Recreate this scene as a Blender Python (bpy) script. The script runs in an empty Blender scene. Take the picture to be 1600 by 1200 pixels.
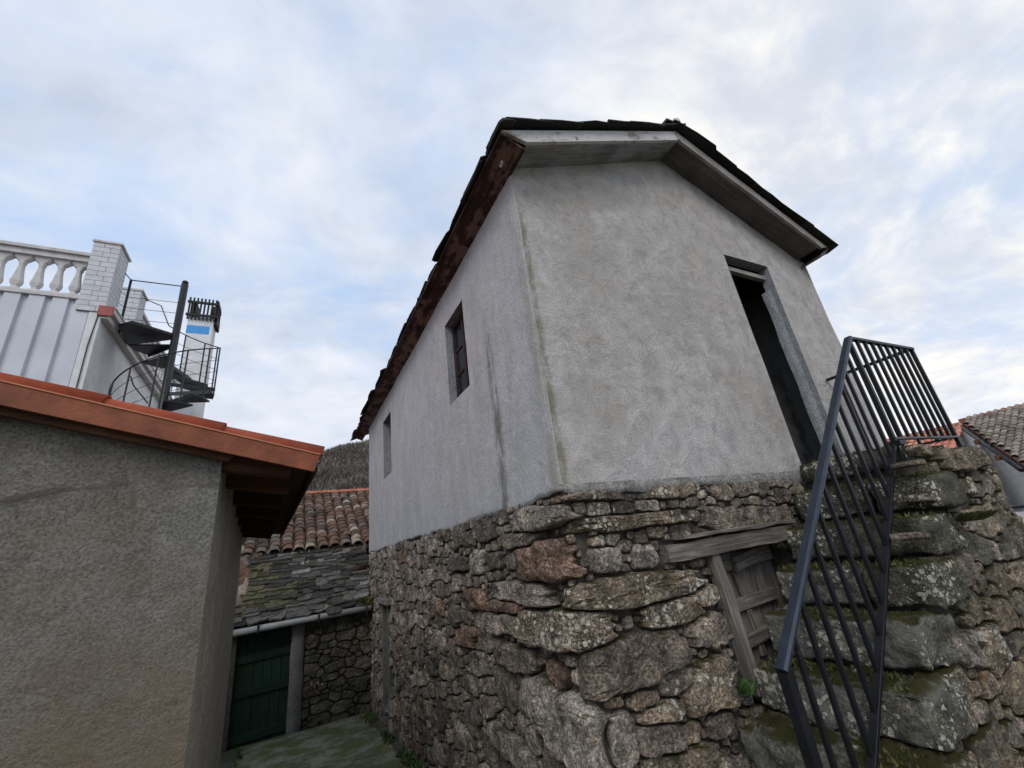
import bpy, math, random
import numpy as np
from mathutils import Vector, Matrix, noise

random.seed(7)
rng = np.random.default_rng(7)
S = bpy.context.scene
C = S.collection
R = math.radians

# ------------------------------------------------------------------ camera
F_PX, PITCH, ROLL, YAW = 665.5, R(21.13), R(-7.48), R(28.8)
_f = Vector((math.sin(YAW) * math.cos(PITCH), math.cos(YAW) * math.cos(PITCH), math.sin(PITCH)))
_r = Vector((math.cos(YAW), -math.sin(YAW), 0))
_u = _r.cross(_f)
_r2 = _r * math.cos(ROLL) + _u * math.sin(ROLL)
_u2 = -_r * math.sin(ROLL) + _u * math.cos(ROLL)
cam_d = bpy.data.cameras.new('camera')
cam = bpy.data.objects.new('camera', cam_d)
C.objects.link(cam)
cam.matrix_world = Matrix(((_r2.x, _u2.x, -_f.x, 0), (_r2.y, _u2.y, -_f.y, 0), (_r2.z, _u2.z, -_f.z, 0), (0, 0, 0, 1)))
cam_d.sensor_fit = 'HORIZONTAL'
cam_d.sensor_width = 36.0
cam_d.lens = 36.0 * F_PX / 1600.0
cam_d.clip_start = 0.02
cam_d.clip_end = 3000
S.camera = cam


def ray(x, y):                       # direction through a pixel of the 1600 x 1200 photograph
    return _f * F_PX + _r2 * (x - 800) - _u2 * (y - 600)


def on_y(x, y, Y):
    d = ray(x, y)
    return d * (Y / d.y)


def on_x(x, y, X):
    d = ray(x, y)
    return d * (X / d.x)


def pixel(p):
    p = Vector(p)
    d = p.dot(_f)
    return (800 + F_PX * p.dot(_r2) / d, 600 - F_PX * p.dot(_u2) / d) if d > 0.05 else (-9999, -9999)


# ------------------------------------------------------------------ sky, sun, exposure
SUN_EL, SUN_AZ = R(42), R(-140)       # azimuth measured from +Y towards +X
SUN_STRENGTH = 0.95
SKY_STRENGTH = 0.1
EXPOSURE = 0.43
W = bpy.data.worlds.new('World')
S.world = W
W.use_nodes = True


class NT:
    """short node helper"""
    def __init__(s, tree):
        s.t = tree
        s.t.nodes.clear()

    def n(s, kind, **kw):
        nd = s.t.nodes.new(kind)
        for k, v in kw.items():
            if k.startswith('i_'):
                nd.inputs[k[2:].replace('_', ' ')].default_value = v
            else:
                setattr(nd, k, v)
        return nd

    def l(s, a, b):
        s.t.links.new(a, b)

    def put(s, sock, v):
        if isinstance(v, bpy.types.NodeSocket):
            s.l(v, sock)
        else:
            sock.default_value = v

    def math(s, op, a, b=0.0, clamp=False):
        m = s.n('ShaderNodeMath', operation=op, use_clamp=clamp)
        s.put(m.inputs[0], a)
        s.put(m.inputs[1], b)
        return m.outputs[0]

    def vmath(s, op, a, b=None, out=0):
        m = s.n('ShaderNodeVectorMath', operation=op)
        s.put(m.inputs[0], a)
        if b is not None:
            s.put(m.inputs[1], b)
        return m.outputs[out]

    def mix(s, fac, a, b, blend='MIX'):
        m = s.n('ShaderNodeMix', data_type='RGBA', blend_type=blend)
        s.put(m.inputs[0], fac)
        s.put(m.inputs[6], a)
        s.put(m.inputs[7], b)
        return m.outputs[2]

    def ramp(s, fac, stops, interp='LINEAR'):
        r = s.n('ShaderNodeValToRGB')
        cr = r.color_ramp
        cr.interpolation = interp
        while len(cr.elements) < len(stops):
            cr.elements.new(0.5)
        for e, (p, c) in zip(cr.elements, stops):
            e.position = p
            e.color = c if len(c) == 4 else (*c, 1)
        s.put(r.inputs[0], fac)
        return r.outputs[0]

    def step(s, v, a, b):
        m = s.n('ShaderNodeMapRange', clamp=True)
        m.interpolation_type = 'SMOOTHSTEP'
        s.put(m.inputs[0], v)
        m.inputs[1].default_value = a
        m.inputs[2].default_value = b
        return m.outputs[0]

    def noise(s, vec, scale, detail=4, rough=0.55, dist=0.0, color=False):
        nd = s.n('ShaderNodeTexNoise')
        s.put(nd.inputs['Vector'], vec)
        nd.inputs['Scale'].default_value = scale
        nd.inputs['Detail'].default_value = detail
        nd.inputs['Roughness'].default_value = rough
        nd.inputs['Distortion'].default_value = dist
        return nd.outputs[1 if color else 0]

    def voro(s, vec, scale, feature='F1', out=0):
        nd = s.n('ShaderNodeTexVoronoi', feature=feature)
        s.put(nd.inputs['Vector'], vec)
        nd.inputs['Scale'].default_value = scale
        return nd.outputs[out]

    def scale(s, vec, sx, sy, sz, rot=(0, 0, 0)):
        m = s.n('ShaderNodeMapping')
        s.put(m.inputs[0], vec)
        m.inputs['Scale'].default_value = (sx, sy, sz)
        m.inputs['Rotation'].default_value = rot
        return m.outputs[0]


def build_world():
    k = NT(W.node_tree)
    sky = k.n('ShaderNodeTexSky', sky_type='NISHITA', sun_disc=False, sun_elevation=SUN_EL, sun_rotation=SUN_AZ % (2 * math.pi))
    sky.air_density = 1.0
    sky.dust_density = 1.5
    d = k.n('ShaderNodeTexCoord').outputs['Generated']
    sep = k.n('ShaderNodeSeparateXYZ')
    k.l(d, sep.inputs[0])
    z = k.math('MAXIMUM', sep.outputs[2], 0.0)
    zz = k.math('ADD', z, 0.22)
    cb = k.n('ShaderNodeCombineXYZ')
    k.l(k.math('DIVIDE', sep.outputs[0], zz), cb.inputs[0])
    k.l(k.math('DIVIDE', sep.outputs[1], zz), cb.inputs[1])
    p = cb.outputs[0]
    warp = k.vmath('SCALE', k.noise(p, 1.1, 3, 0.5, color=True), None)
    warp.node.inputs['Scale'].default_value = 0.5
    pw = k.vmath('ADD', p, warp)
    big = k.noise(k.scale(pw, 0.95, 1.25, 1, (0, 0, 0.5)), 1.15, 9, 0.56)
    fine = k.noise(k.scale(pw, 1.0, 1.35, 1, (0, 0, 0.9)), 3.4, 8, 0.6)
    puff = k.noise(k.scale(pw, 1, 1, 1), 7.5, 6, 0.55)
    m = k.math('ADD', k.math('MULTIPLY', big, 0.62), k.math('ADD', k.math('MULTIPLY', fine, 0.26), k.math('MULTIPLY', puff, 0.12)))
    cover = k.step(m, 0.38, 0.58)
    shade = k.math('ADD', k.math('MULTIPLY', k.noise(k.scale(pw, 1.1, 1.9, 1, (0, 0, 1.0)), 1.5, 8, 0.56), 0.72), k.math('MULTIPLY', k.noise(k.scale(pw, 1, 1.15, 1, (0, 0, .4)), 9.0, 5, 0.55), 0.28))
    cloud = k.ramp(shade, [(0.30, (0.40, 0.44, 0.53)), (0.44, (0.50, 0.54, 0.62)), (0.56, (0.59, 0.625, 0.695)), (0.70, (0.69, 0.70, 0.74))])
    blue = k.mix(0.8, k.vmath('SCALE', sky.outputs[0], None), (0.36, 0.53, 0.80, 1))
    blue.node.inputs[6].links[0].from_node.inputs['Scale'].default_value = 0.1
    col = k.mix(k.math('ADD', k.math('MULTIPLY', cover, 0.72), 0.24), blue, cloud)
    # the sun stands behind thin cloud low on the far right: the sky brightens and warms towards it
    g = Vector((math.sin(R(84)) * math.cos(R(17)), math.cos(R(84)) * math.cos(R(17)), math.sin(R(17))))
    dt = k.vmath('DOT_PRODUCT', d, tuple(g), out=1)
    glow = k.step(dt, 0.50, 1.0)
    gl = k.math('MULTIPLY', glow, k.step(shade, 0.42, 0.72))
    col = k.mix(k.math('MULTIPLY', gl, 0.85), col, (0.98, 0.91, 0.76, 1))
    col = k.mix(k.math('MULTIPLY', glow, 0.22), col, (0.78, 0.74, 0.68, 1))
    hz = k.math('SUBTRACT', 1.0, k.step(z, 0.0, 0.45))
    col = k.mix(k.math('MULTIPLY', hz, 0.35), col, (0.64, 0.655, 0.71, 1))
    up = k.vmath('SCALE', col, None)
    up.node.inputs['Scale'].default_value = 10.0
    bg = k.n('ShaderNodeBackground')
    k.l(up, bg.inputs[0])
    bg.inputs[1].default_value = SKY_STRENGTH
    out = k.n('ShaderNodeOutputWorld')
    k.l(bg.outputs[0], out.inputs[0])


build_world()
sun_d = bpy.data.lights.new('sun', 'SUN')
sun_d.energy = SUN_STRENGTH
sun_d.angle = R(25)
sun_d.color = (1.0, 0.955, 0.90)
sun = bpy.data.objects.new('sun', sun_d)
C.objects.link(sun)
_sd = Vector((math.sin(SUN_AZ) * math.cos(SUN_EL), math.cos(SUN_AZ) * math.cos(SUN_EL), math.sin(SUN_EL)))
sun.rotation_euler = (-_sd).to_track_quat('-Z', 'Y').to_euler()
sun.location = (0, 0, 30)
S.view_settings.view_transform = 'Standard'
S.view_settings.look = 'None'
S.view_settings.exposure = EXPOSURE
S.view_settings.gamma = 1
S.view_settings.use_curve_mapping = False
S.cycles.max_bounces = 6
S.cycles.diffuse_bounces = 3
S.cycles.use_denoising = True

# ------------------------------------------------------------------ object helpers
WM = {}                              # world matrices, to parent without a depsgraph


def thing(name, label, cat, loc=(0, 0, 0), group=None, kind=None):
    o = bpy.data.objects.new(name, None)
    C.objects.link(o)
    o.location = loc
    WM[o.name] = Matrix.Translation(loc)
    tag(o, label, cat, group, kind)
    return o


def tag(o, label=None, cat=None, group=None, kind=None):
    for key, v in (('label', label), ('category', cat), ('group', group), ('kind', kind)):
        if v:
            o[key] = v
    return o


def link(name, me, parent=None, M=None):
    o = bpy.data.objects.new(name, me)
    C.objects.link(o)
    M = M or Matrix.Identity(4)
    WM[o.name] = M
    if parent is not None:
        o.parent = parent
        o.matrix_parent_inverse = WM[parent.name].inverted()
    o.matrix_basis = M
    return o


def mesh(name, vs, fs, mat, smooth=False):
    me = bpy.data.meshes.new(name)
    me.from_pydata([tuple(v) for v in vs], [], [tuple(f) for f in fs])
    if smooth:
        me.polygons.foreach_set('use_smooth', [True] * len(me.polygons))
    me.materials.append(mat)
    me.update()
    return me


def obj(name, g, mat, parent=None, smooth=False, M=None):
    return link(name, mesh(name, g[0], g[1], mat, smooth), parent, M)


def join(gs):
    vs, fs = [], []
    for g in gs:
        n = len(vs)
        vs += list(g[0])
        fs += [tuple(i + n for i in f) for f in g[1]]
    return vs, fs


BOXF = [(0, 3, 2, 1), (4, 5, 6, 7), (0, 1, 5, 4), (1, 2, 6, 5), (2, 3, 7, 6), (3, 0, 4, 7)]


def box(x0, x1, y0, y1, z0, z1):
    return [(x0, y0, z0), (x1, y0, z0), (x1, y1, z0), (x0, y1, z0), (x0, y0, z1), (x1, y0, z1), (x1, y1, z1), (x0, y1, z1)], list(BOXF)


def hexa(b, t):                      # bottom four and top four corners
    return list(b) + list(t), list(BOXF)


def prism(poly, d):                  # closed polygon of 3D points swept by vector d
    n = len(poly)
    vs = [Vector(p) for p in poly] + [Vector(p) + Vector(d) for p in poly]
    fs = [tuple(range(n))[::-1], tuple(range(n, 2 * n))] + [(i, (i + 1) % n, n + (i + 1) % n, n + i) for i in range(n)]
    return vs, fs


def tube(pts, r, k=8, closed=False, caps=True):
    pts = [Vector(p) for p in pts]
    rs = r if isinstance(r, (list, tuple)) else [r] * len(pts)
    vs, fs = [], []
    prev = None
    n = len(pts)
    for i, p in enumerate(pts):
        if closed:
            t = pts[(i + 1) % n] - pts[i - 1]
        else:
            t = pts[min(i + 1, n - 1)] - pts[max(i - 1, 0)]
        t.normalize()
        a = prev if prev else (Vector((0, 0, 1)) if abs(t.z) < 0.9 else Vector((1, 0, 0)))
        s = t.cross(a).normalized()
        u = s.cross(t)
        prev = u
        for j in range(k):
            an = 2 * math.pi * j / k + math.pi / k
            vs.append(p + s * (rs[i] * math.cos(an)) + u * (rs[i] * math.sin(an)))
    m = n if closed else n - 1
    for i in range(m):
        for j in range(k):
            a, b = i * k + j, i * k + (j + 1) % k
            c, d = ((i + 1) % n) * k + (j + 1) % k, ((i + 1) % n) * k + j
            fs.append((a, b, c, d))
    if caps and not closed:
        fs.append(tuple(range(k))[::-1])
        fs.append(tuple(range((n - 1) * k, n * k)))
    return vs, fs


def frame_m(p0, p1, up=(0, 0, 1)):
    p0, p1 = Vector(p0), Vector(p1)
    x = (p1 - p0).normalized()
    z = Vector(up)
    y = z.cross(x).normalized()
    z = x.cross(y)
    return Matrix(((x.x, y.x, z.x, p0.x), (x.y, y.y, z.y, p0.y), (x.z, y.z, z.z, p0.z), (0, 0, 0, 1))), (p1 - p0).length


def plank_geo(L, w, t, rough=0.0, seg=8, bev=0.004, seed=0):
    """board along local X, width along Y, thickness along Z, with wavy worn edges"""
    vs, fs = [], []
    for i in range(seg + 1):
        x = L * i / seg
        e = [noise.noise(Vector((x * 5 + seed * 7.3, q * 3.1, seed))) * rough for q in range(4)]
        y0, y1 = -w / 2 + e[0], w / 2 + e[1]
        z0, z1 = -t / 2 + e[2] * 0.4, t / 2 + e[3] * 0.4
        b = bev
        vs += [(x, y0 + b, z0), (x, y1 - b, z0), (x, y1, z0 + b), (x, y1, z1 - b), (x, y1 - b, z1), (x, y0 + b, z1), (x, y0, z1 - b), (x, y0, z0 + b)]
    for i in range(seg):
        for j in range(8):
            a, b_ = i * 8 + j, i * 8 + (j + 1) % 8
            fs.append((a, b_, b_ + 8, a + 8))
    fs.append(tuple(range(8))[::-1])
    fs.append(tuple(range(seg * 8, seg * 8 + 8)))
    return vs, fs


_pk = [0]


def plank(name, p0, p1, w, t, mat, parent, up=(0, 0, 1), rough=0.0, bev=0.003, seg=6):
    """up = direction of the thickness"""
    _pk[0] += 1
    M, L = frame_m(p0, p1, up)
    return obj(name, plank_geo(L, w, t, rough, seg, bev, _pk[0]), mat, parent, False, M)


# ------------------------------------------------------------------ materials
def material(name):
    m = bpy.data.materials.new(name)
    m.use_nodes = True
    k = NT(m.node_tree)
    b = k.n('ShaderNodeBsdfPrincipled')
    o = k.n('ShaderNodeOutputMaterial')
    k.l(b.outputs[0], o.inputs[0])
    return m, k, b


def bump(k, b, h, strength=0.5, dist=0.01, prev=None):
    n = k.n('ShaderNodeBump')
    n.inputs['Strength'].default_value = strength
    n.inputs['Distance'].default_value = dist
    k.l(h, n.inputs['Height'])
    if prev is not None:
        k.l(prev, n.inputs['Normal'])
    k.l(n.outputs[0], b.inputs['Normal'])
    return n.outputs[0]


def rand_id(k):
    g = k.n('ShaderNodeNewGeometry').outputs['Random Per Island']
    o = k.n('ShaderNodeObjectInfo').outputs['Random']
    return k.math('FRACT', k.math('ADD', g, o))


def simple(name, col, rough=0.6, metal=0.0, var=0.15, scale=8, bmp=0.0, bscale=60, spec=0.4):
    m, k, b = material(name)
    c = k.n('ShaderNodeTexCoord').outputs['Object']
    nz = k.noise(c, scale, 5, 0.6)
    d = tuple(x * (1 - var) for x in col)
    e = tuple(min(1, x * (1 + var)) for x in col)
    k.l(k.ramp(nz, [(0.3, d), (0.7, e)]), b.inputs['Base Color'])
    b.inputs['Roughness'].default_value = rough
    b.inputs['Metallic'].default_value = metal
    b.inputs['Specular IOR Level'].default_value = spec
    if bmp:
        bump(k, b, k.noise(c, bscale, 4, 0.6), bmp, 0.005)
    return m


def rock(name, cols, lichen=0.3, moss=0.3, ochre=0.3, green=0.0, streak=1.0, gain=1.0):
    m, k, b = material(name)
    c0 = k.n('ShaderNodeTexCoord').outputs['Object']
    r = rand_id(k)
    off = k.vmath('SCALE', (13.7, 5.1, 9.3), None)
    k.l(r, off.node.inputs['Scale'])
    c = k.vmath('ADD', c0, off)
    cols = [tuple(x * gain for x in cc) for cc in cols]
    base = k.ramp(r, [(i / (len(cols) - 1), cc) for i, cc in enumerate(cols)])
    patch = k.noise(c, 7, 6, 0.62)
    base = k.mix(1.0, base, k.ramp(patch, [(0.30, (0.25, 0.24, 0.23)), (0.5, (0.9, 0.88, 0.85)), (0.68, (1.75, 1.65, 1.5))]), 'MULTIPLY')
    # foliation of the schist and granite grain
    rot = k.n('ShaderNodeVectorRotate', rotation_type='AXIS_ANGLE')
    k.l(c, rot.inputs[0])
    rot.inputs['Axis'].default_value = (1, -1, 0.2)
    k.l(k.math('MULTIPLY', k.math('SUBTRACT', r, 0.5), 1.6), rot.inputs['Angle'])
    st = k.noise(k.scale(rot.outputs[0], 11, 11, 48), 1.0, 7, 0.72, 1.2)
    grain = k.noise(c, 62, 4, 0.8)
    base = k.mix(0.5 * streak, base, k.ramp(st, [(0.34, (0.28, 0.27, 0.26)), (0.5, (1, 1, 1)), (0.66, (2.2, 2.1, 2.0))]), 'MULTIPLY')
    base = k.mix(0.9, base, k.ramp(grain, [(0.36, (0.26, 0.24, 0.22)), (0.49, (0.85, 0.84, 0.82)), (0.56, (1.3, 1.28, 1.24)), (0.66, (2.4, 2.35, 2.2))]), 'MULTIPLY')
    # rusty patches
    rust = k.step(k.noise(c, 5.3, 5, 0.6), 0.60, 0.72)
    base = k.mix(k.math('MULTIPLY', rust, ochre * 0.8), base, k.mix(grain, (0.09, 0.045, 0.016, 1), (0.32, 0.18, 0.08, 1)))
    yl = k.step(k.noise(c, 11, 6, 0.65), 0.57, 0.68)
    base = k.mix(k.math('MULTIPLY', yl, ochre * 0.75), base, k.mix(grain, (0.06, 0.045, 0.010, 1), (0.27, 0.21, 0.075, 1)))
    if green:
        gp = k.step(k.noise(c0, 4.2, 6, 0.62), 0.42, 0.6)
        base = k.mix(k.math('MULTIPLY', gp, green), base, k.mix(k.noise(c0, 40, 4, 0.7), (0.06, 0.066, 0.05, 1), (0.36, 0.365, 0.315, 1)))
    # lichen: crusty round spots in colonies
    wc = k.vmath('SCALE', k.noise(c0, 25, 4, 0.6, color=True), None)
    wc.node.inputs['Scale'].default_value = 0.035
    lc = k.vmath('ADD', c0, wc)
    spot = k.math('SUBTRACT', k.voro(lc, 31), k.math('MULTIPLY', k.math('SUBTRACT', k.noise(c0, 13, 2, 0.5), 0.5), 0.7))
    spot2 = k.voro(lc, 66)
    gate = k.noise(c0, 3.6, 3, 0.5)
    thr = k.math('MULTIPLY', k.step(gate, 0.60 - 0.2 * lichen, 0.78 - 0.2 * lichen), 0.40)
    lm = k.math('GREATER_THAN', k.math('SUBTRACT', thr, k.math('MULTIPLY', spot, 1.0)), 0.0)
    lm2 = k.math('MULTIPLY', k.math('GREATER_THAN', k.math('SUBTRACT', k.math('MULTIPLY', thr, 0.75), spot2), 0.0), 0.7)
    lall = k.math('MULTIPLY', k.math('MAXIMUM', lm, lm2), min(1.0, 0.62 + lichen * 0.38))
    lcol = k.ramp(k.noise(c0, 70, 3, 0.6), [(0.3, (0.36, 0.34, 0.27)), (0.6, (0.75, 0.71, 0.60))])
    base = k.mix(lall, base, lcol)
    # moss on what faces up
    nz = k.n('ShaderNodeSeparateXYZ')
    k.l(k.n('ShaderNodeNewGeometry').outputs['Normal'], nz.inputs[0])
    mm = k.math('MULTIPLY', k.step(nz.outputs[2], 0.35, 0.9), k.step(k.noise(c0, 9, 5, 0.6), 0.62 - 0.4 * moss, 0.80 - 0.4 * moss))
    base = k.mix(mm, base, k.mix(k.noise(c0, 60, 3, 0.6), (0.014, 0.013, 0.006, 1), (0.085, 0.080, 0.022, 1)))
    k.l(base, b.inputs['Base Color'])
    b.inputs['Roughness'].default_value = 0.9
    b.inputs['Specular IOR Level'].default_value = 0.18
    mid = k.noise(c, 16, 7, 0.7)
    h = k.math('ADD', k.math('MULTIPLY', mid, 0.8), k.math('ADD', k.math('MULTIPLY', st, 0.2 * streak), k.math('MULTIPLY', grain, 0.34)))
    h = k.math('ADD', h, k.math('MULTIPLY', lall, 0.05))
    bump(k, b, h, 1.0, 0.045)
    return m


def plaster(name, base, warm, cool, grain_scale=85, strength=0.55, dist=0.008, stains=(), speck=0.0, contrast=1.0, dirt_low=None, zs=0.45, smudge=(), gc=0.55):
    m, k, b = material(name)
    c = k.n('ShaderNodeTexCoord').outputs['Object']
    a = k.noise(c, 1.1, 7, 0.6, 0.4)
    a2 = k.noise(c, 3.7, 6, 0.62)
    col = k.mix(k.step(a, 0.36, 0.64), (*cool, 1), (*warm, 1))
    col = k.mix(k.step(a2, 0.35, 0.7), col, (*base, 1))
    lo, hi = 1 - 0.30 * contrast, 1 + 0.18 * contrast
    mott = k.noise(k.scale(c, 1, 1, zs), 6.5, 7, 0.7, 0.3)
    col = k.mix(1.0, col, k.ramp(mott, [(0.30, (lo, lo, lo)), (0.5, (0.97, 0.97, 0.97)), (0.7, (hi, hi, hi))]), 'MULTIPLY')
    gr = k.noise(c, grain_scale, 3, 0.7)
    g2 = k.noise(c, grain_scale * 2.3, 2, 0.7)
    col = k.mix(1.0, col, k.ramp(gr, [(0.34, (1 - .7 * gc,) * 3), (0.5, (1, 1, 1)), (0.66, (1 + .6 * gc,) * 3)]), 'MULTIPLY')
    # run-off streaks
    dr = k.noise(k.scale(c, 1, 1, 0.09), 9, 5, 0.6)
    col = k.mix(k.math('MULTIPLY', k.step(dr, 0.56, 0.70), 0.22 * contrast), col, tuple(x * 0.55 for x in base) + (1,))
    sep = k.n('ShaderNodeSeparateXYZ')
    k.l(c, sep.inputs[0])
    for (axis, centre, width, z0, z1, colr, amt) in stains:   # vertical stains with a place of their own
        wob = k.math('MULTIPLY', k.math('SUBTRACT', k.noise(k.scale(c, 1, 1, 1), 2.2, 5, 0.6), 0.5), width * 1.6)
        dd = k.math('ABSOLUTE', k.math('SUBTRACT', k.math('ADD', sep.outputs[axis], wob), centre))
        mk = k.math('SUBTRACT', 1.0, k.step(dd, width * 0.15, width))
        mk = k.math('MULTIPLY', mk, k.math('MULTIPLY', k.step(sep.outputs[2], z0 - 0.15, z0 + 0.1), k.math('SUBTRACT', 1.0, k.step(sep.outputs[2], z1 - 0.5, z1))))
        mk = k.math('MULTIPLY', mk, k.step(k.noise(k.scale(c, 1, 1, 0.4), 14, 5, 0.65), 0.30, 0.60))
        col = k.mix(k.math('MULTIPLY', mk, amt), col, (*colr, 1))
    if dirt_low:
        z0, z1, colr, amt = dirt_low
        mk = k.math('SUBTRACT', 1.0, k.step(k.math('ADD', sep.outputs[2], k.math('MULTIPLY', a2, 0.9)), z0, z1))
        col = k.mix(k.math('MULTIPLY', mk, amt), col, (*colr, 1))
    for (ax_, ca, cz, ra, rz, ang_, colr, amt) in smudge:      # rubbed dark marks: turned ellipses broken by noise
        da = k.math('SUBTRACT', sep.outputs[ax_], ca)
        dz_ = k.math('SUBTRACT', sep.outputs[2], cz)
        e1 = k.math('DIVIDE', k.math('ADD', k.math('MULTIPLY', da, math.cos(ang_)), k.math('MULTIPLY', dz_, math.sin(ang_))), ra)
        e2 = k.math('DIVIDE', k.math('SUBTRACT', k.math('MULTIPLY', dz_, math.cos(ang_)), k.math('MULTIPLY', da, math.sin(ang_))), rz)
        rr2 = k.math('SQRT', k.math('ADD', k.math('MULTIPLY', e1, e1), k.math('MULTIPLY', e2, e2)))
        rr2 = k.math('ADD', rr2, k.math('MULTIPLY', k.math('SUBTRACT', k.noise(c, 9, 6, 0.65), 0.5), 1.8))
        col = k.mix(k.math('MULTIPLY', k.math('SUBTRACT', 1.0, k.step(rr2, 0.35, 1.05)), amt), col, (*colr, 1))
    if speck:
        sp = k.voro(c, 85)
        sm = k.math('LESS_THAN', k.math('ADD', sp, k.math('MULTIPLY', k.noise(c, 12, 2, 0.5), 0.35)), 0.235)
        col = k.mix(k.math('MULTIPLY', sm, speck), col, (0.42, 0.39, 0.33, 1))
    cw_ = k.vmath('SCALE', k.noise(c, 3.5, 5, 0.65, color=True), None)
    cw_.node.inputs['Scale'].default_value = 0.35
    ce = k.voro(k.vmath('ADD', c, cw_), 0.9, 'DISTANCE_TO_EDGE')
    crk = k.math('MULTIPLY', k.math('LESS_THAN', ce, 0.0028), k.step(k.noise(c, 0.9, 3, 0.5), 0.50, 0.58))
    col = k.mix(k.math('MULTIPLY', crk, 0.5), col, (0.10, 0.095, 0.085, 1))
    k.l(col, b.inputs['Base Color'])
    b.inputs['Roughness'].default_value = 0.93
    b.inputs['Specular IOR Level'].default_value = 0.15
    h = k.math('ADD', gr, k.math('ADD', k.math('MULTIPLY', g2, 0.4), k.math('MULTIPLY', k.noise(c, 6, 5, 0.55, 1.5), 2.6)))
    bump(k, b, h, strength, dist)
    return m


def wood(name, c1, c2, c3=None, paint=None, paint_amt=0.5, specks=0.0, rough=0.85, along=(2.5, 45, 45), bs=0.5, plo=0.42, phi=0.58):
    m, k, b = material(name)
    c = k.n('ShaderNodeTexCoord').outputs['Object']
    r = k.n('ShaderNodeObjectInfo').outputs['Random']
    off = k.vmath('SCALE', (7.7, 3.1, 4.3), None)
    k.l(r, off.node.inputs['Scale'])
    c = k.vmath('ADD', c, off)
    g = k.noise(k.scale(c, *along), 1.0, 7, 0.68, 0.5)
    col = k.ramp(g, [(0.3, c1), (0.55, c2), (0.72, c3 or c2)])
    v = k.noise(c, 4, 4, 0.6)
    col = k.mix(0.7, col, k.ramp(v, [(0.3, (0.6, 0.6, 0.6)), (0.7, (1.35, 1.33, 1.3))]), 'MULTIPLY')
    h = g
    if paint:
        pm = k.step(k.math('ADD', k.math('MULTIPLY', k.noise(k.scale(c, 0.6, 1.2, 1.2), 5.5, 8, 0.66), 0.8), k.math('MULTIPLY', g, 0.2)), plo, phi)
        col = k.mix(k.math('MULTIPLY', pm, paint_amt), col, (*paint, 1))
    if specks:
        sp = k.voro(k.scale(c, 1, 2.0, 2.0), 15)
        sm = k.math('LESS_THAN', k.math('ADD', sp, k.math('MULTIPLY', k.noise(c, 9, 2, 0.5), 0.45)), 0.33)
        col = k.mix(k.math('MULTIPLY', sm, specks), col, (0.03, 0.027, 0.025, 1))
        crk = k.noise(k.scale(c, 4, 60, 60), 1.0, 4, 0.6)
        col = k.mix(k.math('MULTIPLY', k.step(crk, 0.62, 0.70), specks * 0.8), col, (0.06, 0.055, 0.05, 1))
    k.l(col, b.inputs['Base Color'])
    b.inputs['Roughness'].default_value = rough
    b.inputs['Specular IOR Level'].default_value = 0.25
    bump(k, b, h, bs, 0.006)
    return m


def tilemat(name, stops, dirt=0.5, moss=0.3):
    m, k, b = material(name)
    c = k.n('ShaderNodeTexCoord').outputs['Object']
    r = rand_id(k)
    off = k.vmath('SCALE', (11.0, 5.0, 3.0), None)
    k.l(r, off.node.inputs['Scale'])
    c = k.vmath('ADD', c, off)
    col = k.ramp(r, stops)
    n1 = k.noise(c, 16, 6, 0.66)
    col = k.mix(dirt, col, k.ramp(n1, [(0.3, (0.25, 0.24, 0.22)), (0.52, (0.9, 0.88, 0.85)), (0.7, (1.35, 1.3, 1.2))]), 'MULTIPLY')
    n2 = k.noise(c, 7, 5, 0.6)
    col = k.mix(k.math('MULTIPLY', k.step(n2, 0.56, 0.70), moss), col, (0.055, 0.06, 0.015, 1))
    k.l(col, b.inputs['Base Color'])
    b.inputs['Roughness'].default_value = 0.85
    b.inputs['Specular IOR Level'].default_value = 0.2
    bump(k, b, n1, 0.5, 0.01)
    return m


GREYS = [(0.20, 0.190, 0.175), (0.25, 0.212, 0.182), (0.13, 0.122, 0.113), (0.34, 0.300, 0.272), (0.19, 0.165, 0.142), (0.38, 0.345, 0.318), (0.15, 0.138, 0.126), (0.29, 0.262, 0.242)]
M_rock = rock('rubble_stone', GREYS, lichen=0.3, moss=0.35, ochre=0.32)
M_rock_lichen = rock('lichened_stone', [(0.24, 0.205, 0.165), (0.30, 0.245, 0.20), (0.20, 0.17, 0.135)], lichen=1.0, moss=0.5, ochre=1.0)
M_rock_red = rock('reddish_stone', [(0.235, 0.165, 0.135), (0.20, 0.145, 0.12)], lichen=0.05, moss=0.2, ochre=0.55)
M_rock_stair = rock('mossy_stone', [(0.17, 0.165, 0.135), (0.24, 0.20, 0.155), (0.13, 0.13, 0.105), (0.26, 0.225, 0.18)], lichen=0.6, moss=0.9, ochre=0.5, green=0.25)
M_step = rock('step_slab_stone', [(0.17, 0.165, 0.145), (0.13, 0.13, 0.115)], lichen=0.8, moss=0.75, ochre=0.3, green=0.7, streak=0.5)
M_step_dark = rock('dark_mossy_slab', [(0.12, 0.12, 0.095), (0.085, 0.088, 0.068)], lichen=0.75, moss=1.0, ochre=0.3, green=0.25, streak=0.6)
M_rock_shaded = rock('shade_darkened_stone', [(0.075, 0.073, 0.064), (0.10, 0.092, 0.077), (0.055, 0.056, 0.05)], lichen=0.1, moss=0.6, ochre=0.2, green=0.15)  # outbuilding stone: the wall's occlusion shade is put into these dark colours
M_core = simple('dark_earth_mortar', (0.07, 0.06, 0.048), 0.95, var=0.4, scale=20, bmp=0.6)
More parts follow.
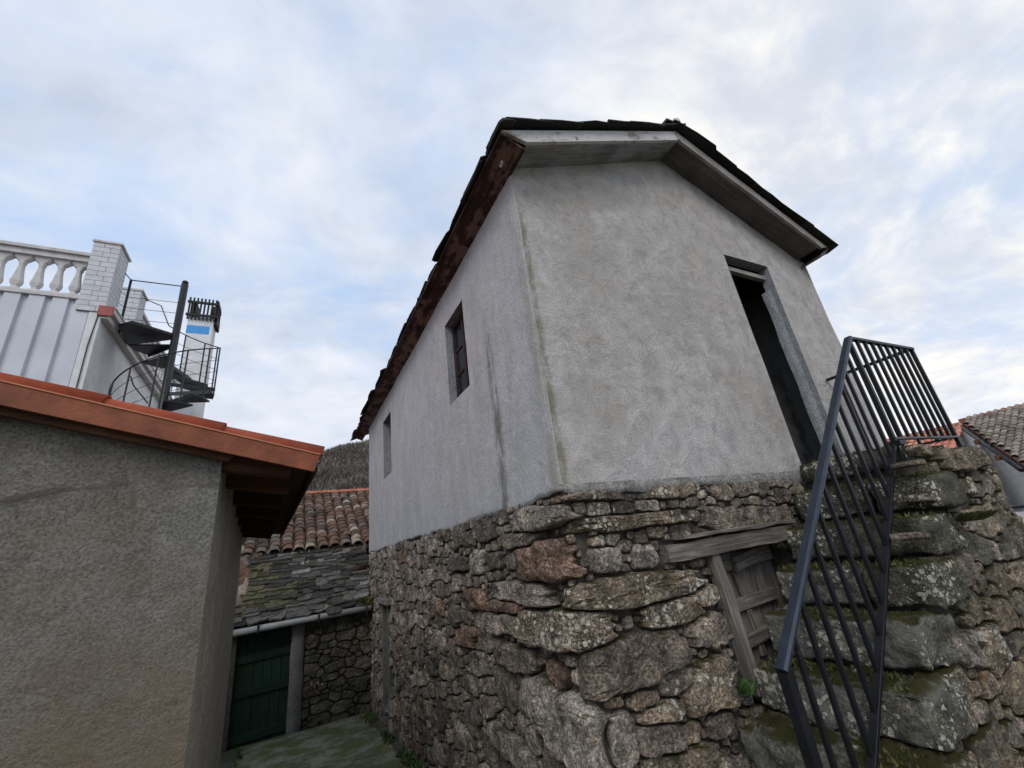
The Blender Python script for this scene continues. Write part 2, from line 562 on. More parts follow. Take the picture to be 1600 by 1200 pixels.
M_gable = plaster('gable_plaster', (0.485, 0.458, 0.435), (0.445, 0.41, 0.375), (0.50, 0.482, 0.475), 90, 0.7, 0.009, zs=0.9, contrast=1.0, gc=0.30,
                  smudge=[(0, 2.7, 1.65, .55, .40, .5, (0.33, 0.305, 0.27), 0.45), (0, 3.3, .95, .45, .30, -.4, (0.34, 0.31, 0.27), 0.4), (0, 1.9, 1.9, .4, .5, .2, (0.36, 0.335, 0.30), 0.45), (0, 2.2, 2.6, .8, .15, .4, (0.36, 0.335, 0.30), 0.6), (0, 1.7, .75, .3, .4, .2, (0.36, 0.33, 0.29), 0.5)],
                  stains=[(0, 1.345, 0.05, 0.2, 2.5, (0.20, 0.18, 0.12), 0.85), (0, 3.5, 0.10, 0.3, 2.4, (0.30, 0.28, 0.25), 0.4)])
M_side = plaster('side_plaster', (0.46, 0.447, 0.445), (0.435, 0.418, 0.41), (0.45, 0.445, 0.455), 60, 0.5, 0.008,
                 stains=[(1, 2.70, 0.10, 0.2, 1.9, (0.17, 0.165, 0.14), 0.95), (1, 2.06, 0.07, 0.2, 2.4, (0.28, 0.26, 0.20), 0.6), (1, 3.0, 0.12, 0.9, 2.7, (0.36, 0.345, 0.34), 0.35), (1, 5.6, 0.08, 0.2, 1.9, (0.36, 0.365, 0.37), 0.4)], contrast=0.6, gc=0.25)
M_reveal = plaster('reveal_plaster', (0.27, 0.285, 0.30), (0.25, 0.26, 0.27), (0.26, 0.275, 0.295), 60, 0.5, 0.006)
M_smear = plaster('mortar_smear', (0.33, 0.315, 0.295), (0.28, 0.265, 0.24), (0.37, 0.36, 0.35), 60, 0.8, 0.012, contrast=1.6)
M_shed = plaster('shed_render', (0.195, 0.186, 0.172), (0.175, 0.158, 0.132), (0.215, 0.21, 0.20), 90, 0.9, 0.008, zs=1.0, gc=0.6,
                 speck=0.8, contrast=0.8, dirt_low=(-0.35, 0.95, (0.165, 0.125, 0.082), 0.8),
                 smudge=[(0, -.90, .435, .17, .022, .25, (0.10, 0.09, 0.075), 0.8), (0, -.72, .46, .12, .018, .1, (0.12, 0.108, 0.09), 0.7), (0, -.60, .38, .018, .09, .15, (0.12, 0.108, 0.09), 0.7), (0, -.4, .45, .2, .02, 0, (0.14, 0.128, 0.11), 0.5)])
M_shed_side = plaster('shed_side_render', (0.36, 0.33, 0.275), (0.33, 0.295, 0.235), (0.35, 0.33, 0.29), 45, 0.6, 0.006, contrast=1.0)  # paler than the front render: light on the side return painted in
M_white = simple('white_paint', (0.68, 0.69, 0.70), 0.7, var=0.14, scale=3)
M_offwhite = simple('aged_white_concrete', (0.58, 0.57, 0.56), 0.85, var=0.18, scale=9, bmp=0.2)
M_panel = simple('white_steel_cladding', (0.55, 0.58, 0.63), 0.45, var=0.10, scale=2)
M_brickw = simple('white_painted_brick', (0.60, 0.61, 0.63), 0.8, var=0.12, scale=9)
M_joint = simple('dark_brick_joint', (0.16, 0.17, 0.19), 0.9)
M_redcap = simple('red_gutter_end', (0.36, 0.10, 0.09), 0.7)
M_blue = simple('sky_blue_paint', (0.06, 0.32, 0.72), 0.6, var=0.05)
M_black = simple('black_painted_steel', (0.012, 0.012, 0.014), 0.45, var=0.3)
M_soot = simple('black_chimney_cowl', (0.015, 0.015, 0.016), 0.7)
M_rail = simple('graphite_painted_steel', (0.020, 0.028, 0.045), 0.36, 0.2, var=0.3, scale=14, spec=0.5)
def rusty(name, col, rough, spec, amt):
    m, k, b = material(name)
    c = k.n('ShaderNodeTexCoord').outputs['Object']
    n1 = k.noise(c, 22, 6, 0.65)
    base = k.ramp(k.noise(c, 9, 4, 0.6), [(0.3, tuple(x * .7 for x in col)), (0.7, tuple(x * 1.35 for x in col))])
    rm = k.step(n1, 0.62, 0.70)
    k.l(k.mix(k.math('MULTIPLY', rm, amt), base, (0.07, 0.03, 0.014, 1)), b.inputs['Base Color'])
    k.l(k.math('ADD', rough, k.math('MULTIPLY', rm, 0.35)), b.inputs['Roughness'])
    b.inputs['Specular IOR Level'].default_value = spec
    bump(k, b, k.noise(c, 30, 4, 0.6), 0.25, 0.003)
    return m


M_baluster = rusty('dark_painted_steel', (0.009, 0.010, 0.013), 0.42, 0.3, 0.5)
M_verge = tilemat('new_terracotta', [(0, (0.33, 0.070, 0.034)), (0.5, (0.40, 0.082, 0.040)), (1, (0.36, 0.092, 0.050))], 0.3, 0.06)
M_vergeboard = simple('terracotta_flashing', (0.22, 0.066, 0.030), 0.7, var=0.35, scale=10, bmp=0.7, bscale=110)
M_lip = simple('pale_orange_lip', (0.50, 0.20, 0.10), 0.6)
M_slate = tilemat('slate', [(0.0, (0.028, 0.027, 0.026)), (0.35, (0.055, 0.053, 0.050)), (0.65, (0.09, 0.087, 0.083)), (0.9, (0.12, 0.118, 0.115)), (1.0, (0.27, 0.27, 0.27))], 0.9, 0.9)
M_slate_moss = tilemat('mossy_slate', [(0.0, (0.045, 0.045, 0.034)), (0.5, (0.07, 0.071, 0.045)), (1.0, (0.12, 0.115, 0.065))], 0.9, 0.6)
M_slate_dark = tilemat('dark_roof_slate', [(0, (0.022, 0.021, 0.021)), (1, (0.05, 0.048, 0.047))], 0.5, 0.2)
M_tile = tilemat('aged_clay_tile', [(0, (0.13, 0.075, 0.055)), (0.2, (0.20, 0.12, 0.085)), (0.4, (0.10, 0.075, 0.065)), (0.6, (0.24, 0.16, 0.12)), (0.75, (0.17, 0.15, 0.135)), (0.88, (0.30, 0.23, 0.18)), (1, (0.42, 0.38, 0.32))], 0.75, 0.35)
M_tile_grey = tilemat('weathered_grey_tile', [(0, (0.17, 0.14, 0.12)), (0.5, (0.26, 0.22, 0.18)), (1, (0.36, 0.31, 0.26))], 0.7, 0.2)
M_tile_orange = tilemat('orange_clay_tile', [(0, (0.50, 0.17, 0.11)), (0.5, (0.60, 0.25, 0.17)), (1, (0.52, 0.29, 0.21))], 0.4, 0.05)
M_ridge = simple('orange_ridge_tile', (0.45, 0.13, 0.07), 0.8, var=0.25)
M_oldwood = wood('grey_weathered_wood', (0.05, 0.045, 0.04), (0.19, 0.17, 0.15), (0.36, 0.33, 0.30), bs=1.0, along=(3, 60, 60))
M_darkwood = wood('dark_stained_wood', (0.02, 0.013, 0.010), (0.05, 0.028, 0.02), (0.07, 0.04, 0.03))
M_barge = wood('peeling_white_board', (0.22, 0.20, 0.18), (0.34, 0.32, 0.30), (0.42, 0.41, 0.39), paint=(0.60, 0.585, 0.57), paint_amt=0.9, specks=1.0, plo=0.40, phi=0.47)
M_barge2 = wood('peeling_grey_board', (0.16, 0.14, 0.13), (0.26, 0.235, 0.22), (0.34, 0.31, 0.30), paint=(0.38, 0.35, 0.34), paint_amt=0.6, specks=0.5)
M_soffit = wood('grey_soffit_board', (0.16, 0.15, 0.15), (0.26, 0.255, 0.26), (0.34, 0.34, 0.35), paint=(0.40, 0.40, 0.42), paint_amt=0.6, specks=0.3)
M_soffit_dk = wood('dark_soffit_board', (0.07, 0.062, 0.058), (0.12, 0.105, 0.10), (0.17, 0.15, 0.14))
M_eave = wood('worn_maroon_soffit', (0.020, 0.011, 0.010), (0.055, 0.028, 0.025), (0.085, 0.045, 0.04), paint=(0.23, 0.155, 0.125), paint_amt=0.65, plo=0.49, phi=0.55, along=(2.0, 25, 25))
M_maroon = wood('maroon_frame_paint', (0.022, 0.013, 0.013), (0.045, 0.026, 0.026), (0.075, 0.05, 0.048))
M_doorleaf = wood('dark_maroon_door', (0.008, 0.0035, 0.003), (0.013, 0.006, 0.005), (0.02, 0.009, 0.008))
M_greendoor = wood('green_painted_boards', (0.007, 0.021, 0.013), (0.012, 0.033, 0.021), (0.02, 0.046, 0.031), along=(2, 30, 30))
M_post = plaster('concrete_post', (0.15, 0.15, 0.135), (0.12, 0.12, 0.105), (0.16, 0.162, 0.155), 60, 0.5, 0.006)
M_gutter = simple('pale_grey_gutter', (0.27, 0.28, 0.28), 0.5, var=0.2, scale=6)
M_rafter = wood('reddish_brown_rafter', (0.06, 0.026, 0.017), (0.12, 0.052, 0.033), (0.16, 0.07, 0.045))
M_block = simple('pale_concrete_block', (0.60, 0.59, 0.57), 0.9, var=0.12, scale=4, bmp=0.3)
M_twig = simple('bare_twigs', (0.17, 0.145, 0.125), 0.9, var=0.5, scale=0.06)
M_hill = simple('leaf_litter_slope', (0.09, 0.078, 0.06), 0.95, var=0.4, scale=0.15)


def glass_mat():
    m, k, b = material('old_window_glass')
    c = k.n('ShaderNodeTexCoord').outputs['Object']
    k.l(k.ramp(k.noise(c, 6, 3, 0.5), [(0.3, (0.010, 0.012, 0.016)), (0.7, (0.028, 0.032, 0.04))]), b.inputs['Base Color'])
    b.inputs['Roughness'].default_value = 0.12
    b.inputs['Specular IOR Level'].default_value = 0.6
    bump(k, b, k.noise(c, 5, 2, 0.5), 0.25, 0.02)
    return m


M_glass = glass_mat()


def leafmat(name, a, b_):
    m, k, b = material(name)
    r = rand_id(k)
    k.l(k.mix(r, (*a, 1), (*b_, 1)), b.inputs['Base Color'])
    b.inputs['Roughness'].default_value = 0.7
    return m


M_weed = leafmat('weed_leaf', (0.025, 0.06, 0.012), (0.07, 0.13, 0.03))
M_moss = leafmat('moss_tuft', (0.03, 0.036, 0.009), (0.10, 0.105, 0.022))


def ground_mat(name, a, b_, moss, moss_amt, lo, hi):
    m, k, b = material(name)
    c = k.n('ShaderNodeTexCoord').outputs['Object']
    n1 = k.noise(c, 2.3, 7, 0.62)
    col = k.mix(n1, (*a, 1), (*b_, 1))
    col = k.mix(0.8, col, k.ramp(k.noise(c, 55, 4, 0.7), [(0.3, (0.55, 0.55, 0.55)), (0.7, (1.4, 1.4, 1.4))]), 'MULTIPLY')
    mm = k.step(k.noise(c, 3.1, 7, 0.66), lo, hi)
    col = k.mix(k.math('MULTIPLY', mm, moss_amt), col, (*moss, 1))
    k.l(col, b.inputs['Base Color'])
    b.inputs['Roughness'].default_value = 0.85
    bump(k, b, k.math('ADD', k.noise(c, 12, 6, 0.6), k.math('MULTIPLY', k.noise(c, 70, 3, 0.7), 0.4)), 0.8, 0.02)
    return m


M_ground = ground_mat('mossy_earth', (0.07, 0.06, 0.045), (0.12, 0.105, 0.08), (0.045, 0.06, 0.015), 0.8, 0.42, 0.6)
M_lane = ground_mat('worn_concrete_lane', (0.17, 0.168, 0.115), (0.34, 0.33, 0.24), (0.10, 0.11, 0.028), 0.88, 0.40, 0.56)

# ------------------------------------------------------------------ terrain


def gz(y):
    return -1.52 - 0.062 * min(max(y, -6.0), 9.0)


def make_ground():
    xs = [-900, -300, -80, -20, -8, -4, -2, -1, 0, 1, 2, 3, 4, 6, 9, 15, 40, 120, 400, 900]
    ys = [-900, -300, -80, -20, -6, -4, -2, 0, 2, 4, 6, 8, 9, 12, 20, 60, 150, 400, 900]
    vs = [(x, y, gz(y)) for y in ys for x in xs]
    n = len(xs)
    fs = [(j * n + i, j * n + i + 1, (j + 1) * n + i + 1, (j + 1) * n + i) for j in range(len(ys) - 1) for i in range(n - 1)]
    tag(obj('ground', (vs, fs), M_ground), kind='structure')
    vs, fs = [], []
    ny = 60
    for j in range(ny + 1):
        y = -4 + 12.1 * j / ny
        for i, (x, e) in enumerate(((-0.42, 0), (0.0, 0), (0.4, 0), (0.8, 0), (1.18, 1))):
            x += 0.05 * noise.noise(Vector((y * 1.7, i * 5, 0))) if i in (0, 4) else 0
            vs.append((x, y, gz(y) + 0.012 + 0.012 * noise.noise(Vector((x * 2, y * 2, 4)))))
    for j in range(ny):
        for i in range(4):
            a = j * 5 + i
            fs.append((a, a + 1, a + 6, a + 5))
    tag(obj('lane', (vs, fs), M_lane, None, True), kind='structure')


make_ground()


def hill_z(az, r):
    pts = [(-70, 3), (-20, 9), (-8, 10.8), (1, 12.4), (2.3, 12.7), (5.2, 13.7), (8.6, 14.5), (13, 15.5), (30, 14), (45, 9), (62, 2), (75, 0.5)]
    e = pts[0][1]
    for (a0, e0), (a1, e1) in zip(pts, pts[1:]):
        if a0 <= az <= a1:
            e = e0 + (e1 - e0) * (az - a0) / (a1 - a0)
    H = 230 * math.tan(R(e)) + 2
    t = min(max((r - 45) / 185, 0), 1)
    t = t * t * (3 - 2 * t) * 0.6 + t * 0.4
    return -2.2 + H * t + 2.2 * t * noise.noise(Vector((az * 0.16, r * 0.02, 0)))


def make_hill():
    naz, nr = 110, 26
    vs, fs = [], []
    for i in range(naz + 1):
        az = -70 + 145 * i / naz
        for j in range(nr + 1):
            r = 45 + 300 * j / nr
            vs.append((r * math.sin(R(az)), r * math.cos(R(az)), hill_z(az, r) if r < 232 else hill_z(az, 231) - (r - 231) * 0.3))
    for i in range(naz):
        for j in range(nr):
            a = i * (nr + 1) + j
            fs.append((a, a + 1, a + nr + 2, a + nr + 1))
    tag(obj('hillside', (vs, fs), M_hill, None, True), kind='structure')
    rnd = random.Random(3)
    vs, fs = [], []
    for q in range(9500):
        az = rnd.uniform(-14, 24) if q < 8000 else rnd.uniform(-60, 60)
        r = 90 + 142 * rnd.random() ** 0.7
        x, y = r * math.sin(R(az)), r * math.cos(R(az))
        z = hill_z(az, r) - 0.2
        h = rnd.uniform(1.6, 3.4)
        w = h * rnd.uniform(0.4, 0.65)
        # a bare tree: trunk blade and a dozen upswept twigs
        for t in range(11):
            a = rnd.uniform(0, 6.283)
            s = rnd.uniform(0.05, 1.0)
            zb = h * rnd.uniform(0.15, 0.65)
            tx, ty, tz = x + math.cos(a) * w * s, y + math.sin(a) * w * s, z + min(h, zb + h * rnd.uniform(0.25, 0.5))
            b = 0.10
            n = len(vs)
            ca, sa = math.cos(a + 1.57) * b, math.sin(a + 1.57) * b
            vs += [(x + ca, y + sa, z + zb - 0.3), (x - ca, y - sa, z + zb - 0.3), (tx - ca * 0.6, ty - sa * 0.6, tz), (tx + ca * 0.6, ty + sa * 0.6, tz)]
            fs.append((n, n + 1, n + 2, n + 3))
    o = obj('bare_woodland', (vs, fs), M_twig)
    tag(o, 'grey brown leafless woodland covering the distant hillside', 'woodland', kind='stuff')


make_hill()

# ------------------------------------------------------------------ rubble masonry generator


class Sheet:
    """2D layout of stones; every stone a superellipse cell of a weighted Voronoi pattern"""
    def __init__(s, u0, u1, v0, v1, vtop=None, inside=None):
        s.b = (u0, u1, v0, v1)
        s.vtop = vtop or (lambda u: v1)
        s.inside = inside or (lambda u, v: True)
        s.c, s.ab, s.th, s.emit, s.mat, s.H = [], [], [], [], [], []

    def add(s, u, v, a, b, th=0.0, emit=True, mat=None, H=None):
        s.c.append((u, v)); s.ab.append((a, b)); s.th.append(th); s.emit.append(emit); s.mat.append(mat); s.H.append(H)

    def arr(s):
        return np.array(s.c), np.array(s.ab), np.array(s.th)

    @staticmethod
    def met(c, ab, th, p, pw=4.2):
        d = p - c
        ct, st = np.cos(th), np.sin(th)
        x = (d[..., 0] * ct + d[..., 1] * st) / ab[..., 0]
        y = (-d[..., 0] * st + d[..., 1] * ct) / ab[..., 1]
        return (np.abs(x) ** pw + np.abs(y) ** pw) ** (1 / pw)

    def fill(s, classes, seed=1):
        r = random.Random(seed)
        u0, u1, v0, v1 = s.b
        n0 = len(s.c)
        cap = 6000
        c = np.zeros((cap, 2)); ab = np.ones((cap, 2)); th = np.zeros(cap)
        if n0:
            c[:n0], ab[:n0], th[:n0] = s.arr()
        n = n0
        for (tries, amin, amax, asp0, asp1, lim, dens) in classes:
            for _ in range(tries):
                u = r.uniform(u0, u1) if dens is None else dens(r)
                v = r.uniform(v0, v1)
                if v > s.vtop(u) - 0.015 or not s.inside(u, v):
                    continue
                a = r.uniform(amin, amax)
                b = max(0.022, a / r.uniform(asp0, asp1))
                t = r.gauss(0, 0.16)
                if n:
                    p = np.array((u, v))
                    d1 = s.met(c[:n], ab[:n], th[:n], p)
                    me = s.met(p, np.array((a, b)), t, c[:n])
                    if np.max(1 / np.maximum(d1, 1e-3) + 1 / np.maximum(me, 1e-3)) > lim:
                        continue
                c[n] = (u, v); ab[n] = (a, b); th[n] = t
                n += 1
                s.add(u, v, a, b, t)

    def outline(s, gap=0.006, grow=3.4, kmax=44):
        c, ab, th = s.arr()
        out = []
        for i in range(len(c)):
            if not s.emit[i]:
                out.append(None)
                continue
            size = math.sqrt(ab[i, 0] * ab[i, 1])
            K = int(min(kmax, max(13, 10 + size * 230)))
            near = np.where(np.hypot(*(c - c[i]).T) < ab[i, 0] * 2.6 + ab.max(axis=1) * 2.4 + 0.08)[0]
            near = near[near != i]
            tt = np.linspace(0, 2 * np.pi, K, endpoint=False) + 0.3
            ang = np.arctan2(ab[i, 1] * np.sin(tt), ab[i, 0] * np.cos(tt)) + th[i]
            dirs = np.stack([np.cos(ang), np.sin(ang)], -1)
            # radius of own superellipse per direction
            r0 = 1 / s.met(np.zeros(2), ab[i], th[i], dirs)
            ts = np.linspace(0.3, grow, 84)
            P = c[i] + dirs[:, None, :] * (r0[:, None] * ts[None, :])[..., None]
            own = np.broadcast_to(ts, (K, len(ts)))
            if len(near):
                dj = np.min(np.stack([s.met(c[j], ab[j], th[j], P) for j in near]), axis=0)
                bad = dj < own
            else:
                bad = np.zeros(own.shape, bool)
            vt = np.vectorize(s.vtop)(P[..., 0])
            bad |= P[..., 1] > vt
            bad |= P[..., 1] < s.b[2] - 0.1
            bad |= P[..., 0] < s.b[0]
            bad |= P[..., 0] > s.b[1]
            first = np.where(bad.any(1), bad.argmax(1), len(ts) - 1)
            rad = r0 * ts[np.maximum(first - 1, 0)] - gap
            # soften saw teeth of the marching
            rad = np.maximum(rad, 0.012)
            q = rad / r0
            q = np.minimum(q, np.median(q) * 2.0)
            for _ in range(4):
                q = np.minimum(q, (np.roll(q, 1) + np.roll(q, -1)) / 2 * 1.10)
            q = 0.8 * q + 0.1 * np.roll(q, 1) + 0.1 * np.roll(q, -1)
            rad = q * r0
            out.append((ang, rad, size))
        return out


def stone_geo(cu, cv, ang, rad, size, place, H, seed, depth=0.07):
    """a rough stone: back ring, face edge, shoulders, domed and broken face"""
    K = len(ang)
    if size > 0.085:
        rings = [(0.96, -depth), (0.995, -0.012), (0.985, 0.35), (0.955, 0.72), (0.90, 0.90), (0.80, 0.97), (0.66, 1.0), (0.50, 1.0), (0.33, 1.0), (0.16, 1.0)]
    elif size > 0.05:
        rings = [(0.96, -depth), (0.995, -0.012), (0.98, 0.4), (0.93, 0.78), (0.82, 0.95), (0.58, 1.0), (0.29, 1.0)]
    else:
        rings = [(0.95, -depth), (1.0, -0.01), (0.95, 0.55), (0.76, 0.93), (0.38, 1.0)]
    tilt = (noise.noise(Vector((seed * 1.7, 0, 3))) * 0.30, noise.noise(Vector((seed * 2.3, 9, 1))) * 0.30)
    vs, fs = [], []
    am = min(size, 0.16)
    ax = Vector((math.cos(seed * 5), math.sin(seed * 5), 0))

    def relief(u, v):
        w = Vector((u * 7 + seed, v * 7, seed * 0.7))
        r_ = am * 0.11 * noise.noise(w) + am * 0.09 * noise.noise(w * 2.3)
        r_ += am * 0.10 * (abs(noise.noise(w * 1.1 + Vector((3, 3, 3)))) - 0.25) * -2      # broken ridges
        s1 = (u * ax.x + v * ax.y) * 13 + 2 * noise.noise(w * 0.8)
        r_ += 0.0035 * noise.noise(Vector((s1, seed, (u * ax.y - v * ax.x) * 4))) + 0.0042 * noise.noise(w * 5)
        return r_
    for ri, (f, hh) in enumerate(rings):
        for q in range(K):
            jr = 1 + 0.035 * noise.noise(Vector((math.cos(ang[q]) * 2.5 + seed * 3.7, math.sin(ang[q]) * 2.5, f * 2))) + (0.035 * noise.noise(Vector((math.cos(ang[q]) * 7, math.sin(ang[q]) * 7 + seed * 3.7, f * 3))) if hh < 0.96 else 0)
            du, dv = math.cos(ang[q]) * rad[q] * f * jr, math.sin(ang[q]) * rad[q] * f * jr
            u, v = cu + du, cv + dv
            if hh < 0.05:
                n = hh
            else:
                n = hh * H + tilt[0] * du * hh + tilt[1] * dv * hh + hh * relief(u, v)
            vs.append(place(u, v, n))
    vs.append(place(cu, cv, H + relief(cu, cv)))
    for ri in range(len(rings) - 1):
        for q in range(K):
            a, b = ri * K + q, ri * K + (q + 1) % K
            fs.append((a, b, b + K, a + K))
    last = (len(rings) - 1) * K
    for q in range(K):
        fs.append((last + q, last + (q + 1) % K, len(vs) - 1))
    return vs, fs


def lay(sheet, place, parent, mats, pick, prefix='stone', limit=300, gap=0.006, depth=0.07, flip=False, hmul=1.0, thin=99):
    """build every cell: the largest in the picture as parts, the rest as one"""
    outs = sheet.outline(gap)
    items = []
    for i, o in enumerate(outs):
        if o is None:
            continue
        ang, rad, size = o
        if rad.max() < 0.02 or rad.max() / max(rad.min(), 1e-3) > thin and i > 3:
            continue
        cu, cv = sheet.c[i]
        H = sheet.H[i] if sheet.H[i] is not None else hmul * (0.005 + 0.16 * min(size, 0.12) * (0.3 + 1.2 * ((i * 0.618) % 1)))
        g = stone_geo(cu, cv, ang, rad, size, place, H, i * 1.37 + 2, depth)
        if flip:
            g = (g[0], [tuple(reversed(f)) for f in g[1]])
        px, py = pixel(g[0][-1])
        dist = Vector(g[0][-1]).length
        score = size / dist
        if not (-60 < px < 1660 and -60 < py < 1270):
            score *= 0.02
        items.append((score, i, g))
    items.sort(key=lambda t: -t[0])
    for sc, i, g in items[:limit]:
        m = sheet.mat[i] or pick(i, sheet.c[i])
        obj(prefix, g, m, parent, False)
    rest = items[limit:]
    if rest:
        o = obj(prefix + '_fill', join([g for _, _, g in rest]), mats, parent, False)
        o['kind'] = 'stuff'


# ------------------------------------------------------------------ the stone house
HX0, HX1, HY0, HY1 = 1.32, 5.08, 2.0, 8.48
Z0 = 0.30                             # foot of the plaster
house = thing('stone_house', 'tall rubble stone house with grey plastered upper storey and slate roof', 'house', (3.2, 5.2, gz(5)))


def house_place(u, v, n):
    rc = 0.07
    if u <= -rc:
        p, nn = (HX0, HY0 - u), (-1, 0)
    elif u >= rc:
        p, nn = (HX0 + u, HY0), (0, -1)
    else:
        t = (u + rc) / (2 * rc)
        p = (HX0 + t * t * rc, HY0 + (1 - t) * (1 - t) * rc)
        a = t * math.pi / 2
        nn = (-math.cos(a), -math.sin(a))
    return (p[0] + nn[0] * n, p[1] + nn[1] * n, v)


def to_sheet(x, y):
    p = on_x(x, y, HX0)
    if p.y >= HY0:
        return HY0 - p.y, p.z
    p = on_y(x, y, HY0)
    return p.x - HX0, p.z


def manual(sh, L, Rr, T, B, mat=None, H=None, conv=to_sheet):
    l, r, t, b = [np.array(conv(*q)) for q in (L, Rr, T, B)]
    c = (l + r) / 2
    d = r - l
    a = np.hypot(*d) / 2
    nrm = np.array((-d[1], d[0])) / (2 * a)
    bb = abs(np.dot(t - b, nrm)) / 2
    c = c + nrm * (np.dot((t + b) / 2 - c, nrm))
    sh.add(c[0], c[1], a * 0.98, max(bb, 0.02), math.atan2(d[1], d[0]), True, mat, H)


def wob(u, f=1.7, s=0.0):
    return noise.noise(Vector((u * f, s, 0.5)))


def stone_top(u):
    return Z0 - 0.045 + 0.05 * wob(u, 2.3) + 0.02 * wob(u, 9, 4)


sh = Sheet(-6.45, 3.74, -1.95, Z0, vtop=stone_top)
LI, RE = M_rock_lichen, M_rock_red
G = [
    ((862, 826), (1090, 804), (976, 803), (976, 828), None, 0.05), ((1090, 808), (1164, 815), (1127, 790), (1127, 831), None, 0.05),
    ((1162, 805), (1232, 800), (1197, 789), (1197, 823), None, 0.04), ((872, 772), (984, 767), (930, 757), (930, 784), None, 0.035),
    ((984, 768), (1056, 765), (1020, 754), (1020, 780), None, None), ((914, 796), (954, 792), (934, 782), (934, 808), None, None),
    ((954, 794), (992, 792), (973, 782), (973, 806), None, None), ((992, 790), (1032, 790), (1012, 780), (1012, 801), None, None),
    ((806, 880), (918, 872), (862, 841), (868, 914), RE, 0.055), ((920, 876), (968, 876), (944, 852), (944, 899), None, 0.05),
    ((960, 853), (988, 853), (974, 844), (974, 862), None, None), ((985, 871), (1022, 872), (1004, 848), (1004, 894), None, 0.045),
    ((920, 846), (946, 846), (933, 836), (933, 857), None, None), ((946, 844), (968, 844), (957, 834), (957, 855), None, None),
    ((880, 934), (1100, 902), (985, 892), (988, 952), LI, 0.055), ((812, 984), (980, 976), (895, 945), (895, 1022), LI, 0.065),
    ((992, 975), (1096, 942), (1042, 932), (1046, 986), LI, 0.05), ((1082, 935), (1118, 922), (1100, 912), (1101, 950), LI, 0.04),
    ((1065, 988), (1140, 975), (1100, 956), (1105, 1015), None, 0.045), ((897, 1062), (1075, 1000), (975, 986), (992, 1088), None, 0.06),
    ((1060, 1078), (1152, 1052), (1103, 1025), (1107, 1110), LI, 0.06), ((1022, 1065), (1082, 1048), (1050, 1038), (1055, 1082), None, 0.04),
    ((975, 1092), (1025, 1088), (1000, 1070), (1000, 1112), LI, 0.05), ((938, 1098), (976, 1092), (957, 1082), (957, 1110), LI, None),
    ((990, 1112), (1065, 1104), (1028, 1092), (1028, 1130), LI, 0.04), ((990, 1160), (1062, 1147), (1025, 1130), (1028, 1182), None, 0.05),
    ((1062, 1148), (1096, 1140), (1080, 1126), (1082, 1168), LI, None), ((1098, 1138), (1140, 1126), (1118, 1112), (1120, 1156), None, 0.045),
    ((990, 1212), (1130, 1176), (1060, 1165), (1070, 1228), None, 0.05), ((942, 1170), (992, 1150), (958, 1108), (978, 1205), None, 0.04),
    ((820, 1080), (985, 1195), (925, 1082), (872, 1168), None, 0.075), ((762, 916), (880, 931), (820, 906), (820, 946), None, 0.05),
    ((763, 946), (828, 951), (795, 936), (795, 959), RE, 0.04), ((760, 971), (815, 976), (790, 955), (790, 992), None, 0.045),
    ((782, 1015), (862, 1045), (828, 1010), (818, 1052), None, 0.05), ((713, 996), (750, 994), (731, 978), (733, 1011), RE, 0.04),
    ((795, 808), (912, 798), (855, 788), (850, 829), None, 0.055), ((786, 845), (842, 842), (815, 833), (815, 857), None, 0.04),
    ((700, 880), (732, 877), (716, 866), (716, 893), None, 0.04), ((725, 935), (762, 936), (742, 918), (742, 953), RE, 0.045),
    ((765, 1132), (840, 1192), (810, 1148), (793, 1180), None, 0.05), ((858, 1040), (896, 1076), (884, 1045), (870, 1072), RE, 0.04),
]
for g in G:
    manual(sh, *g)
# openings
sh.add(-5.0, -1.14, 0.235, 0.72, 0, False)                     # lane door
CD = (2.26, 3.16, -1.0, -0.10)                                  # cellar hatch and its lintel
sh.add((CD[0] + CD[1]) / 2 - HX0, (CD[2] + CD[3]) / 2, (CD[1] - CD[0]) / 2, (CD[3] - CD[2]) / 2, 0, False)
sh.add(2.08 - HX0, -0.115, 0.17, 0.042, 0, False)
sh.fill([
    (900, 0.13, 0.21, 1.5, 2.8, 1.08, None),
    (3200, 0.08, 0.14, 1.1, 2.4, 1.10, None),
    (5000, 0.05, 0.09, 1.0, 2.0, 1.13, None),
    (6500, 0.035, 0.055, 1.0, 1.7, 1.18, None),
    (4500, 0.022, 0.035, 1.0, 1.5, 1.25, lambda r: r.uniform(-3.0, 2.2)),
], 11)


def pick_house(i, c):
    q = (i * 0.7548) % 1
    if c[0] > 0.0 and q < 0.25:
        return LI
    return RE if q > 0.97 else M_rock


lay(sh, house_place, house, M_rock, pick_house, limit=300, gap=0.0055)
# the core of the walls, set back behind the faces
t = 0.026
core = join([
    box(HX0 + t, HX0 + 0.5, HY0 + t, 6.77, -2.3, Z0), box(HX0 + t, HX0 + 0.5, 7.19, HY1, -2.3, Z0), box(HX0 + t, HX0 + 0.5, 6.77, 7.19, -0.43, Z0),
    box(HX0 + 0.5, 2.28, HY0 + t, HY0 + 0.45, -2.3, Z0), box(3.14, HX1, HY0 + t, HY0 + 0.45, -2.3, Z0), box(2.28, 3.14, HY0 + t, HY0 + 0.45, -0.12, Z0),
    box(HX1 - 0.5, HX1, HY0 + 0.45, HY1, -2.3, Z0), box(HX0 + 0.5, HX1 - 0.5, HY1 - 0.4, HY1, -2.3, Z0), box(2.28, 3.14, HY0 + 0.30, HY0 + 0.4, -2.3, -0.12),
    box(HX0 + 0.38, HX0 + 0.48, 6.77, 7.19, -2.3, -0.43)])
obj('wall_core', core, M_core, house)

# plaster: slightly uneven sheets with openings
HR = 3.44                             # apex of the gable wall
XA = 3.19
ZE = 2.60


